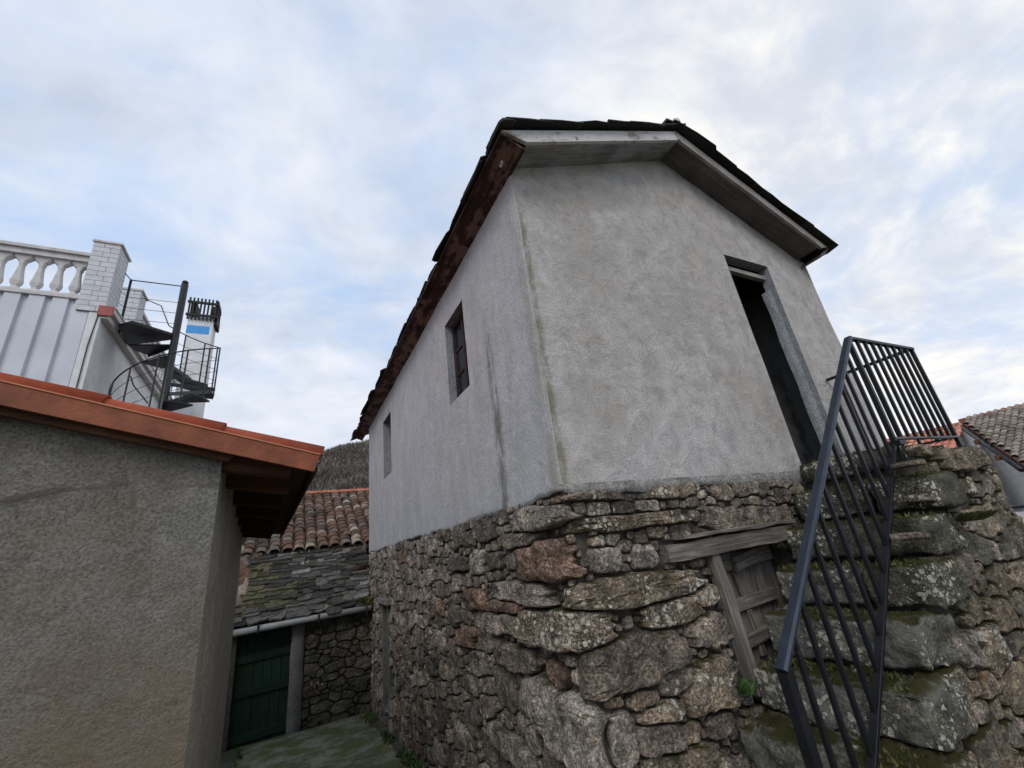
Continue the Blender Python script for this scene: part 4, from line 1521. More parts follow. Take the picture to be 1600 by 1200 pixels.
# roof deck and underside
b0, b1 = -0.10, SL + .15
ao = 0.40
deck = prism([sp(ao, b0 + .03, vz(ao) - .075), sp(-3.7, b0 + .03, vz(-3.7) - .075), sp(-3.7, b0 + .03, vz(-3.7) - .05), sp(ao, b0 + .03, vz(ao) - .05)], sd * (b1 - b0 - .03))
obj('roof_deck', deck, M_darkwood, shed)
# verge flashing band: hangs in front of the wall, thin pale lip on top
obj('verge_band', prism([sp(0.418, b0, vz(0.418) - .052), sp(-3.7, b0, vz(-3.7) - .052), sp(-3.7, b0, vz(-3.7) - .150), sp(0.395, b0, vz(0.395) - .140)], sd * -0.022), M_vergeboard, shed)
obj('verge_lip', prism([sp(0.420, b0 - .027, vz(0.42) - .046), sp(-3.7, b0 - .027, vz(-3.7) - .046), sp(-3.7, b0 - .027, vz(-3.7) - .0515), sp(0.420, b0 - .027, vz(0.42) - .0515)], sd * 0.03), M_lip, shed)
obj('verge_board', prism([sp(0.05, b0 + .035, vz(0.05) - .13), sp(-3.7, b0 + .035, vz(-3.7) - .13), sp(-3.7, b0 + .035, vz(-3.7) - .185), sp(0.03, b0 + .035, vz(0.03) - .165)], sd * 0.03), M_rafter, shed)
# verge tiles: overlapping rounded covers
a = 0.43
i = 0
while a > -3.6:
    L = 0.46
    M, _ = frame_m(sp(a, b0 + .035, vz(a) - .048), sp(a - L, b0 + .035, vz(a - L) - .048))
    V, Fc = [], []
    segs = 10
    for e in range(2):
        rr_ = 0.057 if e == 0 else 0.042
        lift = 0.0
        for q in range(segs + 1):
            an = math.pi * q / segs
            V.append((e * L * 1.04, math.cos(an) * rr_, math.sin(an) * rr_ * 1.02 + lift))
        for q in range(segs + 1):
            an = math.pi * q / segs
            V.append((e * L * 1.04, math.cos(an) * (rr_ - .011), math.sin(an) * (rr_ - .011) + lift))
    m_ = 2 * (segs + 1)
    for q in range(segs):
        Fc += [(q, q + 1, q + 1 + m_, q + m_), (segs + 1 + q, segs + 1 + q + m_, segs + 2 + q + m_, segs + 2 + q), (q, segs + 1 + q, segs + 2 + q, q + 1)]
    obj('verge_tile', (V, Fc), M_verge, shed, True, M)
    a -= L * 0.955
    i += 1
# field tiles of the shed roof behind the verge


def cover_tile(L, w0, w1, h, t_=0.012, segs=6):
    V, Fc = [], []
    for e in range(2):
        w = w0 if e == 0 else w1
        for rr_ in (1.0, 1 - 2 * t_ / w):
            for q in range(segs + 1):
                an = math.pi * q / segs
                V.append((e * L, math.cos(an) * w / 2 * rr_, math.sin(an) * h * rr_ * (w / w0)))
    m_ = 2 * (segs + 1)
    s_ = segs + 1
    for q in range(segs):
        Fc += [(q, q + m_, q + 1 + m_, q + 1), (s_ + q, s_ + q + 1, s_ + q + 1 + m_, s_ + q + m_), (q, q + 1, s_ + q + 1, s_ + q), (m_ + q, m_ + s_ + q, m_ + s_ + q + 1, m_ + q + 1)]
    return V, Fc


me_tile = mesh('verge_field_tile', *cover_tile(0.44, 0.20, 0.17, 0.06), M_verge, True)
for c_ in range(17):
    for r_ in range(10):
        a = 0.42 - r_ * 0.40
        b_ = b0 + 0.20 + c_ * 0.215
        M, _ = frame_m(sp(a, b_, vz(a) - .055), sp(a - 1, b_, vz(a - 1) - .055 + .02))
        link('roof_tile', me_tile, shed, M)
# eave underside: purlins and boards seen from below
obj('eave_soffit', prism([sp(0.0, 0.02, vz(0) - .125), sp(0.385, b0 + .03, vz(0.385) - .085), sp(0.385, b1, vz(0.385) - .085), sp(0.0, b1, vz(0) - .125)], (0, 0, 0.012)), M_darkwood, shed)
for q, (b_, L, hh, mm) in enumerate([(0.06, 0.30, 0.07, M_rafter), (0.46, 0.32, 0.09, M_rafter), (1.1, 0.30, 0.09, M_darkwood), (1.75, 0.31, 0.09, M_darkwood), (2.4, 0.30, 0.09, M_darkwood), (3.05, 0.30, 0.09, M_darkwood), (3.65, 0.30, 0.09, M_darkwood)]):  # light and eave shade put into colour: front tails reddish, deeper ones dark
    plank('rafter_tail', sp(-0.02, b_, vz(0) - .155), sp(L, b_, vz(L) - .125), 0.07, hh, mm, shed, up=(0, 0, 1))
plank('eave_gutter_board', sp(0.405, b0 + .03, vz(.405) - .085), sp(0.405, b1, vz(.405) - .085), 0.085, 0.018, M_darkwood, shed, up=sr)
plank('purlin_end', sp(-0.90, b0 + .01, vz(-.9) - .24), sp(-0.90, 0.2, vz(-.9) - .24), 0.09, 0.10, M_darkwood, shed)

# ------------------------------------------------------------------ slate-roofed outbuilding at the end of the lane
LY = 8.15
lean = thing('slate_outbuilding', 'dark stone outbuilding with mossy slate roof and green plank door', 'outbuilding', (0.4, LY, gz(8)))


def lean_place(u, v, n):
    return (u, LY - n, v)


ls = Sheet(0.33, 1.31, -2.12, -0.58)
ls.fill([(300, 0.11, 0.19, 1.3, 2.4, 1.08, None), (800, 0.07, 0.11, 1.1, 2.0, 1.1, None), (1200, 0.04, 0.07, 1, 1.7, 1.15, None)], 9)
lay(ls, lean_place, lean, M_rock_shaded, lambda i, c: M_rock_shaded, limit=300, gap=0.006)
obj('wall_core', join([box(0.33, 1.31, LY + .05, LY + .4, -2.4, -.56), box(-0.95, -0.56, LY, LY + .4, -2.4, -.56), box(-0.95, -0.65, LY + .4, 9.6, -2.4, -.4), box(-.95, 1.31, LY + .2, LY + .4, -.72, -.56)]), M_core, lean)
obj('concrete_post', rough_block(0.14, 0.325, LY - .03, LY + .2, -2.3, -0.60, 3, 0.008, 0.09, 0.015), M_post, lean, True)
gd = obj('green_door', box(-.56, .14, LY + .12, LY + .15, -2.3, -.6), M_greendoor, lean)
for i in range(6):
    x = -.50 + i * .117
    plank('board', (x, LY + .095, -2.12), (x, LY + .095, -.62), 0.112, 0.024, M_greendoor, gd, up=(0, -1, 0))
for z in (-1.0, -1.42, -1.95):
    plank('batten', (-.56, LY + .07, z), (.13, LY + .07, z + .02), 0.10, 0.026, M_greendoor, gd, up=(0, -1, 0))
lr0, lr1 = Vector((0, LY - .12, -.575)), Vector((0, 9.42, 0.46))
ldn = (lr0 - lr1).normalized()
lnr = Vector((0, -ldn.z, ldn.y)) if ldn.y > 0 else Vector((0, ldn.z, -ldn.y))
lnr = Vector((1, 0, 0)).cross(ldn)
if lnr.z < 0:
    lnr = -lnr
Ls = (lr0 - lr1).length
obj('roof_deck', prism([(-.98, lr0.y, lr0.z - .03), (1.31, lr0.y, lr0.z - .03), (1.31, lr1.y, lr1.z - .03), (-.98, lr1.y, lr1.z - .03)], lnr * 0.02), M_darkwood, lean)
rows = 17
for r_ in range(rows):
    x = -1.0
    while x < 1.30:
        w = random.uniform(0.12, 0.36)
        L = Ls / rows + random.uniform(0.05, 0.12)
        P = lr1 + ldn * (Ls * r_ / rows - 0.07 + random.uniform(-.035, .035)) + lnr * (0.012 + random.uniform(0, .012)) + Vector((min(x + w / 2, 1.22), 0, 0))
        xd = (ldn + lnr * 0.17).normalized()
        yd = Vector((1, 0, 0))
        zd = xd.cross(yd)
        if zd.z < 0:
            zd, yd = -zd, -yd
        M = Matrix(((xd.x, yd.x, zd.x, P.x), (xd.y, yd.y, zd.y, P.y), (xd.z, yd.z, zd.z, P.z), (0, 0, 0, 1))) @ Matrix.Rotation(random.gauss(0.02, .09), 4, 'Z') @ Matrix.Rotation(random.gauss(0, .04), 4, 'X')
        obj('slate', slate_geo(L, w + .03, random.uniform(.017, .030), random.random()), M_slate_moss if x < -.12 + random.gauss(0, .22) and 2 < r_ < 14 else M_slate, lean, False, M)
        x += w
gut = tube([(-.62, LY - .16, -.615), (1.28, LY - .16, -.580)], 0.045, 10)
obj('gutter', gut, M_gutter, lean, True)
for x in (-.3, .5, 1.2):
    obj('gutter_bracket', box(x - .012, x + .012, LY - .21, LY - .10, -.67, -.55), M_black, lean)
obj('roof_pipe', tube([(0.98, 8.75, -.02), (1.30, 8.72, .06)], 0.055, 10), M_darkwood, lean, True)
me_bt = mesh('barn_tile', *cover_tile(0.40, 0.20, 0.15, 0.075), M_tile, True)
for r_ in range(6):
    P = Vector((-.60, 8.35 + r_ * .19, -.33 + r_ * .145))
    M, _ = frame_m(P, P + Vector((0.03 * random.uniform(-1, 1), .19, .16)))
    link('verge_tile', me_bt, lean, M @ Matrix.Rotation(random.uniform(-.5, .5), 4, 'Z'))
lumps = [(-.28, 9.0, .19, .07), (0.30, 9.05, .21, .075), (-.45, 9.3, .42, .09), (-.38, 9.42, .47, .08)]
for i, (x, y, z, r_) in enumerate(lumps):
    obj('mossy_lump', stone_geo(0, 0, np.linspace(0, 5.9, 14), np.full(14, r_), r_, lambda u, v, n: (x + u, y + v * .7, z + n * 1.2), r_ * .7, i * 3 + 1, 0.03), M_rock_stair, lean, True)

# ------------------------------------------------------------------ barn with old clay tiles
barn = thing('tiled_barn', 'old barn roof of mottled curved clay tiles with an orange ridge', 'barn', (0.8, 11.8, gz(9)))
br0, br1 = Vector((0, 9.28, .43)), Vector((0, 12.1, 1.89))
bup = (br1 - br0).normalized()
obj('barn_wall', join([box(-1.2, 3.1, 9.45, 9.55, -2.3, .40), box(-1.2, 3.1, 14.7, 14.8, -2.3, .40)]), M_core, barn)
for x in (-1.2, 3.02):
    obj('gable_wall', prism([(x, 9.55, -2.3), (x, 14.7, -2.3), (x, 14.7, .4), (x, 12.1, 1.78), (x, 9.55, .46)], (0.08, 0, 0)), M_shed_side, barn)
obj('roof_deck', join([prism([(-1.3, br0.y, br0.z - .04), (3.2, br0.y, br0.z - .04), (3.2, br1.y, br1.z - .04), (-1.3, br1.y, br1.z - .04)], (0, 0, .02)),
                       prism([(-1.3, br1.y, br1.z - .04), (3.2, br1.y, br1.z - .04), (3.2, 14.92, br0.z - .04), (-1.3, 14.92, br0.z - .04)], (0, 0, .02))]), M_core, barn)
fill = []
gt = cover_tile(0.34, 0.19, 0.15, 0.07)
pan = ([(x, y, -z) for x, y, z in cover_tile(0.34, 0.17, 0.15, 0.05)[0]], [tuple(reversed(f)) for f in cover_tile(0.34, 0.17, 0.15, 0.05)[1]])
Lb = (br1 - br0).length
nrows = 17
me_pan = mesh('pan_tile', *pan, M_tile, True)
me_cov = mesh('cover_tile', *gt, M_tile, True)
for c_ in range(22):
    x = -1.22 + c_ * 0.205
    for r_ in range(nrows):
        jx, jr = random.gauss(0, .007), random.gauss(0, .03)
        P = br0 + bup * (Lb * r_ / nrows - .02 + random.gauss(0, .008)) + Vector((x + jx, 0, .05))
        M, _ = frame_m(P, P + bup * 1.0 - Vector((0, 0, .045)))
        M = M @ Matrix.Rotation(jr, 4, 'Z')
        if -.72 < x < 2.45 and r_ < 17:
            link('roof_tile', me_cov, barn, M)
        else:
            fill.append(xf(gt, M))
        Mp, _ = frame_m(P + Vector((.1, 0, -.02)), P + Vector((.1, 0, -.02)) + bup - Vector((0, 0, .045)))
        fill.append(xf(pan, Mp))
o = obj('roof_tile_fill', join(fill), M_tile, barn, True)
o['kind'] = 'stuff'
for q in range(11):
    x = -1.28 + q * .40
    M, _ = frame_m((x, 12.1, 1.93), (x + .4, 12.1, 1.93 + random.uniform(-.004, .012)))
    obj('ridge_tile', cover_tile(0.44, 0.22, 0.19, 0.075), M_ridge, barn, True, M)

# ------------------------------------------------------------------ white building with balustraded terrace
wb = thing('white_terrace_building', 'white clad building with a balustraded roof terrace above the shed', 'building', (-5.5, 10, gz(9)))
WX, WY = -2.86, 8.0
obj('wall', join([box(-9.5, WX, WY + .05, 13.5, -2.2, 4.50)]), M_white, wb)
obj('terrace_slab', box(-9.5, WX + .03, WY - .02, 13.5, 4.504, 4.55), M_offwhite, wb)
x = WX - 0.14
while x > -6.6:                       # steel cladding panels with folded ribs
    w = 0.265
    V = [(x, WY + .045, 0), (x - .012, WY - .0, 0), (x - w + .075, WY - .0, 0), (x - w + .060, WY + .045, 0), (x - w, WY + .045, 0)]
    g = ([(a, b_, z) for z in (0.5, 4.50) for a, b_, _ in V], [(q, q + 5, q + 6, q + 1) for q in range(4)])
    obj('cladding_panel', g, M_panel, wb)
    x -= w
obj('corner_trim', box(WX - .14, WX + .012, WY - .012, WY + .05, 0.5, 4.42), M_white, wb)
obj('cable', tube([(WX - .02, WY - .02, 4.3), (WX - .05, WY - .025, 3.7), (WX - .045, WY - .02, 0.6)], 0.008, 5), M_black, wb)


def pillar(x0, x1, y0, y1, z0, z1, rows):
    p = obj('pillar', box(x0 + .006, x1 - .006, y0 + .006, y1 - .006, z0, z1), M_joint, wb)
    h = (z1 - z0) / rows
    g_ = 0.007
    for r_ in range(rows):
        za, zb2 = z0 + h * r_ + g_, z0 + h * (r_ + 1)
        s_ = (x1 - x0) * (0.42 if r_ % 2 else 0.68)
        obj('brick', box(x0, x0 + s_ - g_, y0, y0 + .09, za, zb2), M_brickw, p)
        obj('brick', box(x0 + s_, x1, y0, y0 + .09, za, zb2), M_brickw, p)
        s_ = (y1 - y0 - .1) * (0.35 if r_ % 2 else 0.65)
        obj('brick', box(x1 - .09, x1, y0 + .097, y0 + .1 + s_ - g_, za, zb2), M_brickw, p)
        obj('brick', box(x1 - .09, x1, y0 + .1 + s_, y1, za, zb2), M_brickw, p)
    obj('capstone', box(x0 - .02, x1 + .03, y0 - .02, y1 + .02, z1, z1 + .035), M_offwhite, p)


pillar(-3.16, -2.82, 7.97, 8.42, 4.30, 5.62, 14)
pillar(-3.16, -2.86, 9.42, 9.78, 4.58, 5.64, 11)


def bal_geo(depth=0.12, h=0.633):
    prof = [(0, .095), (.03, .09), (.05, .045), (.09, .035), (.13, .062), (.18, .070), (.26, .056), (.42, .034), (.52, .026), (.55, .040), (.58, .036), (.62, .075), (.66, .105), (.70, .105)]
    V, Fc = [], []
    for z, w in prof:
        z = z / .70 * h
        b = min(.02, w * .4)
        d_ = depth / 2 * (0.6 + w * 3.2)
        V += [(-w + b, -d_, z), (w - b, -d_, z), (w, -d_ + b, z), (w, d_ - b, z), (w - b, d_, z), (-w + b, d_, z), (-w, d_ - b, z), (-w, -d_ + b, z)]
    for i in range(len(prof) - 1):
        for j in range(8):
            a, b = i * 8 + j, i * 8 + (j + 1) % 8
            Fc.append((a, b, b + 8, a + 8))
    return V, Fc


me_bal = mesh('baluster', *bal_geo(), M_offwhite)
bs1 = obj('balustrade', join([box(-9.5, -3.16, 8.02, 8.22, 4.552, 4.60), box(-9.5, -3.16, 8.02, 8.22, 5.235, 5.33), box(-9.5, -3.14, 7.98, 8.26, 5.332, 5.385)]), M_offwhite, wb)
x = -3.29
while x > -6.6:
    link('baluster', me_bal, bs1, Matrix.Translation((x, 8.12, 4.601)))
    x -= 0.222
bs2 = obj('balustrade', join([box(-3.10, -2.90, 9.78, 13.4, 4.552, 4.60), box(-3.10, -2.90, 9.78, 13.4, 5.235, 5.33), box(-3.14, -2.86, 9.78, 13.4, 5.332, 5.385)]), M_offwhite, wb)
y = 9.92
while y < 13.3:
    link('baluster', me_bal, bs2, Matrix.Translation((-3.0, y, 4.601)) @ Matrix.Rotation(math.pi / 2, 4, 'Z'))
    y += 0.222
# cornice and gutter along the side
obj('cornice', box(WX, WX + .10, WY - .01, 13.5, 4.20, 4.30), M_offwhite, wb)
gt_ = obj('gutter', join([box(WX + .015, WX + .16, WY - .02, 13.5, 4.302, 4.315), box(WX + .145, WX + .16, WY - .02, 13.5, 4.315, 4.415), box(WX + .16, WX + .175, WY - .02, 13.5, 4.395, 4.415)]), M_offwhite, wb)
obj('gutter_end', box(WX - .03, WX + .155, WY - .05, WY - .021, 4.24, 4.41), M_redcap, gt_)
obj('gutter_joint', box(WX + .01, WX + .185, 8.85, 8.93, 4.29, 4.42), M_offwhite, gt_)
# chimney
CX0, CX1, CY0, CY1 = -2.61, -2.06, 12.0, 12.45
ch = obj('chimney', box(CX0, CX1, CY0, CY1, -2.1, 6.62), M_white, wb)
obj('painted_band', box(CX0 - .002, CX1 - .07, CY0 - .004, CY0 + .02, 6.13, 6.36), M_blue, ch)
cw = []
for i in range(8):
    x = CX0 - .03 + (CX1 - CX0 + .02) * i / 7
    cw.append(box(x, x + .035, CY0 - .05, CY0 - .01, 6.52, 7.16))
for i in range(6):
    y = CY0 + (CY1 - CY0) * i / 5 - .01
    cw.append(box(CX1 + .02, CX1 + .06, y, y + .035, 6.52, 7.16))
cw += [box(CX0 - .06, CX1 + .065, CY0 - .058, CY0 - .012, 7.0, 7.06), box(CX0 - .06, CX1 + .065, CY0 - .058, CY0 - .012, 6.62, 6.68), box(CX1 + .012, CX1 + .07, CY0 - .01, CY1 + .02, 6.98, 7.08),
       box(CX1 + .012, CX1 + .07, CY0 - .01, CY1 + .02, 6.45, 6.68), box(CX0, CX0 + .12, CY0 + .05, CY1, 6.62, 7.1), box(CX1 - .14, CX1 - .02, CY0 + .2, CY1, 6.62, 7.1), box(CX0 - .06, CX1 + .06, CY1 - .05, CY1 + .04, 6.55, 6.8)]
cwo = obj('chimney_cowl', join(cw), M_soot, ch)

# ------------------------------------------------------------------ spiral staircase
sx, sy = -1.985, 8.5
spi = thing('spiral_staircase', 'black steel spiral staircase beside the white roof terrace', 'spiral staircase', (sx, sy, gz(9)))
obj('central_pole', tube([(sx, sy, gz(9)), (sx, sy, 5.34)], 0.058, 14), M_black, spi, True)
ball = [(sx, sy, 5.34 + .045 + .045 * math.cos(math.pi * (1 - q / 8))) for q in range(9)]
obj('pole_ball', tube(ball, [max(.006, .052 * math.sin(math.pi * q / 8)) for q in range(9)], 12), M_black, spi, True)
RS = 0.68


def pol(phi, r_, z):
    return Vector((sx + r_ * math.cos(R(phi)), sy + r_ * math.sin(R(phi)), z))


def tread_z(k_):
    return 4.28 - 0.183 * k_


def wedge(phi, half, z, r1=RS, th=0.028):
    top = [pol(phi - half * .35, 0.05, z), pol(phi - half, r1, z), pol(phi, r1 * 1.02, z), pol(phi + half, r1, z), pol(phi + half * .35, 0.05, z)]
    return prism([p - Vector((0, 0, th)) for p in top], (0, 0, th))


# top platform reaching to the terrace
obj('platform', prism([Vector((sx - .04, sy - .06, 4.235)), Vector((-2.50, 8.12, 4.235)), Vector((-2.72, 8.30, 4.235)), Vector((-2.74, 9.0, 4.235)), Vector((sx - .02, sy + .1, 4.235))], (0, 0, 0.045)), M_black, spi)
posts = []
for k_ in range(1, 21):
    phi = 150 - 30 * (k_ - 1)
    z = tread_z(k_)
    tr = obj('tread', join([wedge(phi, 17, z), prism([pol(phi - 17, .06, z - .07), pol(phi - 17, RS, z - .07), pol(phi - 17, RS, z - .02), pol(phi - 17, .06, z - .02)], (0.008, 0.008, 0))]), M_black, spi)
    if k_ > 2:
        obj('post', tube([pol(phi, RS, z - .03), pol(phi, RS, z + .90)], 0.0125, 6), M_black, spi)


def helix(dz, r_, k0=2.2, k1=20, n_=130):
    out = []
    for q in range(n_ + 1):
        kk = k0 + (k1 - k0) * q / n_
        out.append(pol(150 - 30 * (kk - 1), r_, tread_z(kk) + dz))
    return out


obj('handrail', tube(helix(.90, RS), 0.011, 6), M_black, spi, True)
for dz in (.22, .44, .66):
    obj('rail_wire', tube(helix(dz, RS), 0.0045, 4), M_black, spi)
p1 = Vector((-2.757, 8.5, 0))
obj('post', tube([(-2.757, 8.5, 4.22), (-2.757, 8.5, 5.30)], 0.02, 6), M_black, spi)
obj('top_rail', tube([(-2.84, 8.36, 5.36), (-2.757, 8.5, 5.29), (sx, sy, 5.30)], 0.010, 6), M_black, spi)
obj('top_rail', tube([on_y(229, 468, 9.2), on_y(252, 478, 9.2), helix(.90, RS)[0]], 0.010, 6), M_black, spi)
for z in (4.5, 4.72, 4.94):
    obj('rail_wire', tube([(-2.84, 8.36, z + .03), (-2.757, 8.5, z), (sx, sy, z)], 0.0045, 4), M_black, spi)
obj('stair_strut', tube([on_y(231, 630, 8.0), on_y(209, 603, 8.0), on_y(204, 588, 8.0)], 0.010, 5), M_black, spi)

# ------------------------------------------------------------------ houses beyond the landing


def roof_plane(name_t, P0, ydir, dwn, ncol, nrow, pitch, expo, me, g_fill, parent, keep, maxn=290):
    """cover tiles on a plane: P0 on the ridge, ydir along it, dwn down the slope"""
    fillg = []
    cand = []
    nrm = ydir.cross(dwn)
    if nrm.z < 0:
        nrm = -nrm
    for c_ in range(ncol):
        for r_ in range(nrow):
            P = P0 + ydir * (pitch * (c_ + .5)) + dwn * (expo * (r_ + 1.0))
            if not keep(P):
                continue
            P = P + nrm * random.uniform(.03, .045) + ydir * random.gauss(0, .006)
            M, _ = frame_m(P, P - dwn - nrm * .05, nrm)
            px_, py_ = pixel(P)
            cand.append((abs(px_ - 1500) + abs(py_ - 670), len(cand), M))
    cand.sort()
    for _, _, M in cand[:maxn]:
        link('roof_tile', me, parent, M)
    if cand[maxn:]:
        o_ = obj('roof_tile_fill', join([xf(g_fill, M) for _, _, M in cand[maxn:]]), me.materials[0], parent, True)
        o_['kind'] = 'stuff'


D = 24.0
dA = ray(1504, 658)
PA = dA * (D / math.hypot(dA.x, dA.y))
gre = thing('grey_tiled_house', 'pale block house with weathered grey brown curved roof tiles beyond the landing', 'house', (PA.x, PA.y, gz(9)))
org = thing('orange_tiled_house', 'low house with new orange roof tiles beyond the landing railing', 'house', (PA.x - 1, PA.y + 3, gz(9)))
pit = R(26)
down = Vector((-math.cos(pit), 0, -math.sin(pit)))
Yp, Ym = Vector((0, 1, 0)), Vector((0, -1, 0))
rk = Vector((-1, -0.475, 0)).normalized()           # plan direction of the skewed rake
rake = Vector((rk.x, rk.y, rk.x * math.tan(pit) * -1 * -1))
rake = Vector((-1, -0.475, -math.tan(pit)))
gtile = cover_tile(0.44, 0.20, 0.16, 0.085)
me_g = mesh('grey_roof_tile', *gtile, M_tile_grey, True)
me_o = mesh('orange_roof_tile', *cover_tile(0.44, 0.20, 0.16, 0.07), M_tile_orange, True)


def keep_grey(P):
    q = P - PA
    return q.y < 0.10 + (q.x) * 0.475 and q.x <= 0.05      # on the near side of the rake


roof_plane('tile', PA - Ym * .1, Ym, down, 32, 19, 0.190, 0.24, me_g, gtile, gre, keep_grey, 296)
E1 = PA + rake * 4.2
obj('roof_deck', prism([PA, PA + Ym * 6.4, PA + Ym * 6.4 + down * 4.4, E1], (0, 0, -.06)), M_tile_grey, gre)
obj('ridge_tiles', tube([PA + Vector((0.05, .1, .04)), PA + Ym * 6.4 + Vector((0.05, 0, .04))], 0.075, 8), M_ridge, gre, True)
# dark eave board, purlin ends and the block wall under the skewed edge
wd = Vector((-1, -0.475, 0)).normalized()
wn = Vector((-0.43, 0.9, 0)).normalized()
plank('eave_board', PA + wn * .06 + Vector((0, 0, -.05)), E1 + wn * .06 + Vector((0, 0, -.05)), 0.16, 0.06, M_rafter, gre, up=wn)
obj('eave_gutter', tube([PA + wn * .16 + Vector((0, 0, -.10)), E1 + wn * .16 + Vector((0, 0, -.10))], 0.075, 8), M_black, gre, True)
W0 = PA - wn * .12 + Vector((0, 0, -.14))
W1_ = E1 - wn * .12 + Vector((0, 0, -.14))
bh_, bw_ = 0.235, 0.46
Lw = Vector((W1_.x - W0.x, W1_.y - W0.y, 0)).length
wall_core = prism([W0, W1_, Vector((W1_.x, W1_.y, -1.9)), Vector((W0.x, W0.y, -1.9))], -wn * .2)
gw = obj('block_wall', wall_core, simple('block_mortar', (0.72, 0.71, 0.69), 0.95), gre)
z = -1.9
row = 0
nblk = 0
while z < 3.0:
    a = -(row % 2) * bw_ / 2
    while a < Lw:
        a0_, a1_ = max(a, 0) + .008, min(a + bw_, Lw) - .008
        ztop = W0.z + (W1_.z - W0.z) * (a1_ / Lw)
        if a1_ - a0_ > .05 and z + bh_ <= ztop + .02 and nblk < 290:
            p0 = Vector((W0.x, W0.y, 0)) + wd * a0_
            p1_ = Vector((W0.x, W0.y, 0)) + wd * a1_
            obj('block', prism([Vector((p0.x, p0.y, z + .006)), Vector((p1_.x, p1_.y, z + .006)), Vector((p1_.x, p1_.y, z + bh_ - .006)), Vector((p0.x, p0.y, z + bh_ - .006))], wn * .018), M_block, gw)
            nblk += 1
        a += bw_
    z += bh_
    row += 1
for f in (.42, .75):
    P = PA + rake * (4.2 * f) + Vector((0, 0, -.22))
    obj('purlin_end', prism([P + wd * -.07 - wn * .1, P + wd * .07 - wn * .1, P + wd * .07 - wn * .1 + Vector((0, 0, .16)), P + wd * -.07 - wn * .1 + Vector((0, 0, .16))], wn * .42), M_rafter, gre)
# orange roof, ridge carrying on behind the rake
PO = PA + Vector((0, 0.02, -0.12))
roof_plane('tile', PO, Yp, down, 30, 10, 0.205, 0.30, me_o, cover_tile(0.44, 0.20, 0.16, 0.07), org, lambda P: True)
obj('roof_deck', prism([PO, PO + Yp * 6.2, PO + Yp * 6.2 + down * 3.3, PO + down * 3.3], (0, 0, -.06)), M_ridge, org)
obj('ridge_tiles', tube([PO + Vector((0.05, .0, .05)), PO + Yp * 6.2 + Vector((0.05, 0, .05))], 0.075, 8), M_ridge, org, True)
pb = PO + down * 3.0
obj('wall', box(pb.x, PO.x + 3, PO.y + .1, PO.y + 6.1, -2.1, pb.z - .1), M_block, org)
obj('end_wall', prism([(pb.x + .02, PO.y + .1, pb.z - .1), (PO.x + 3, PO.y + .1, pb.z - .1), (PO.x + 3, PO.y + .1, PO.z - .15), (PO.x, PO.y + .1, PO.z - .12)], (0, .2, 0)), M_block, org)
for r_ in range(9):
    P = PO + down * (.34 * (r_ + 1)) + Vector((0, .02, .07))
    M, _ = frame_m(P, P - down)
    link('verge_tile', me_o, org, M)
# low grey tiled wall with a black rail beside the block wall
dB = ray(1590, 800)
PB = dB * (17.0 / math.hypot(dB.x, dB.y))
lw = thing('grey_tiled_yard_wall', 'low grey tiled yard wall with a black top rail below the block wall', 'wall', (PB.x, PB.y, gz(9)))
obj('wall_core', box(PB.x, PB.x + .2, PB.y - 3.0, PB.y + 1.2, -2.1, PB.z + .02), M_joint, lw)
for r_ in range(8):
    for c_ in range(13):
        y0_ = PB.y - 3.0 + c_ * .32
        z1_ = PB.z - r_ * .16
        obj('tile', box(PB.x - .012, PB.x, y0_ + .006, y0_ + .314, z1_ - .152, z1_), M_block, lw)
obj('top_rail', tube([(PB.x - .02, PB.y - 3.0, PB.z + .12), (PB.x - .02, PB.y + 1.2, PB.z + .12)], 0.04, 6), M_black, lw)

# ------------------------------------------------------------------ weeds and moss


def tuft(name, c, r_, n_, h, mat, label, cat, seed, up=Vector((0, 0, 1)), blade=0.012):
    rnd = random.Random(seed)
    V, Fc = [], []
    c = Vector(c)
    for _ in range(n_):
        a, q = rnd.uniform(0, 6.283), math.sqrt(rnd.random()) * r_
        p = Vector((math.cos(a) * q, math.sin(a) * q, 0))
        hh = h * rnd.uniform(.4, 1)
        tip = p + Vector((rnd.uniform(-1, 1), rnd.uniform(-1, 1), 0)) * h * .6 + up * hh
        s_ = Vector((math.cos(a + 1), math.sin(a + 1), 0)) * blade * rnd.uniform(.6, 1.2)
        m_ = (p + tip) / 2 + up * hh * .12
        i0 = len(V)
        V += [p - s_ * .4, p + s_ * .4, m_ + s_, tip, m_ - s_]
        Fc += [(i0, i0 + 1, i0 + 2, i0 + 3, i0 + 4)]
    o_ = obj(name, (V, Fc), mat, None, False, Matrix.Translation(c))
    tag(o_, label, cat)
    return o_


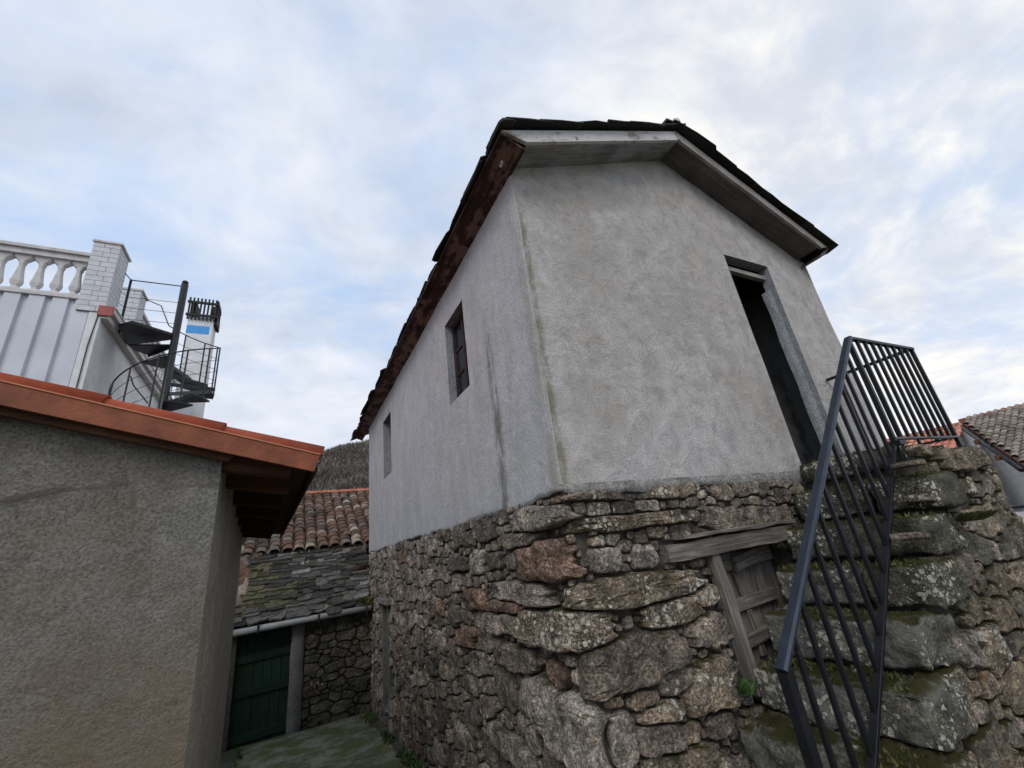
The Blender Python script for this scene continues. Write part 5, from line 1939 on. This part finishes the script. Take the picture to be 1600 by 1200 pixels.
tuft('weed_clump', on_y(1166, 1082, 1.93), .05, 150, .07, M_weed, 'small green weeds at the foot of the rotten cellar door', 'weeds', 1, blade=.010)
pm_ = on_y(1500, 815, SY0 - .0)
tuft('grass_clump', (pm_.x, pm_.y - .045, pm_.z), .055, 700, .085, M_moss, 'yellow green moss and grass cushion on the staircase side wall', 'moss', 2, up=Vector((0, -.6, .6)), blade=.007)
pm_ = on_x(577, 925, 1.30)
tuft('moss_clump', (1.24, 8.05, -.52), .10, 300, .12, M_moss, 'green moss hanging where slate roof meets the tall house', 'moss', 3, blade=.012)
rnd = random.Random(21)
MV, MF = [], []
for k_ in range(0, NS):
    for q in range(420 if k_ else 300):
        y_ = rnd.uniform(SY0 + .03, 1.95)
        xs_, zs_ = (step_x(k_), step_z(k_))
        dx_ = .232 - abs(rnd.gauss(0, .05)) if rnd.random() < .6 else rnd.uniform(.01, .22)
        if noise.noise(Vector((y_ * 5, k_ * 3.3, dx_ * 6))) < -.05:
            continue
        p_ = Vector((xs_ + dx_, y_, zs_ - .006))
        a_, s_ = rnd.uniform(0, 6.28), rnd.uniform(.004, .010)
        h_ = rnd.uniform(.008, .028)
        i0 = len(MV)
        MV += [p_ - Vector((math.cos(a_), math.sin(a_), 0)) * s_, p_ + Vector((math.cos(a_), math.sin(a_), 0)) * s_, p_ + Vector((rnd.uniform(-.012, .012), rnd.uniform(-.012, .012), h_))]
        MF.append((i0, i0 + 1, i0 + 2))
tag(obj('moss', (MV, MF), M_moss), 'dark yellow green moss growing in the backs of the stone steps', 'moss', kind='stuff')
rnd = random.Random(5)
V, Fc = [], []
for q in range(2600):
    y = rnd.uniform(1.6, 7.9)
    e = abs(rnd.gauss(0, .06))
    if rnd.random() < .72:
        x = 1.27 - e
    else:
        x = -.36 + e * .6 - .03 * y * .3
    if noise.noise(Vector((y * 1.6, x, 0))) < -.1:
        continue
    z = gz(y)
    h = rnd.uniform(.02, .085)
    a = rnd.uniform(0, 6.28)
    s_ = rnd.uniform(.006, .016)
    tx, ty = x + rnd.uniform(-.05, .05), y + rnd.uniform(-.05, .05)
    i0 = len(V)
    V += [(x, y, z), (x + s_ * math.cos(a), y + s_ * math.sin(a), z + h * .6), (tx, ty, z + h), (x - s_ * math.cos(a), y - s_ * math.sin(a), z + h * .6)]
    Fc.append((i0, i0 + 1, i0 + 2, i0 + 3))
rnd = random.Random(9)
LV, LF = [], []
for q in range(170):
    x_, y_ = rnd.uniform(-.4, 1.25), rnd.uniform(2.0, 8.0)
    if rnd.random() < .6:
        x_ = 1.22 - abs(rnd.gauss(0, .12))
    a_, s_, z_ = rnd.uniform(0, 6.28), rnd.uniform(.012, .028), gz(y_) + .03
    c_, d_ = math.cos(a_) * s_, math.sin(a_) * s_
    i0 = len(LV)
    LV += [(x_ + c_, y_ + d_, z_), (x_ - d_ * .6, y_ + c_ * .6, z_ + rnd.uniform(0, .012)), (x_ - c_, y_ - d_, z_), (x_ + d_ * .6, y_ - c_ * .6, z_ + rnd.uniform(0, .012))]
    LF.append((i0, i0 + 1, i0 + 2, i0 + 3))
tag(obj('fallen_leaves', (LV, LF), leafmat('dead_leaf', (0.10, 0.05, 0.02), (0.22, 0.13, 0.05))), 'brown fallen leaves scattered on the concrete lane', 'leaves', kind='stuff')
tag(obj('weeds', (V, Fc), M_weed), 'low green weeds growing along the wall feet of the lane', 'weeds', kind='stuff')
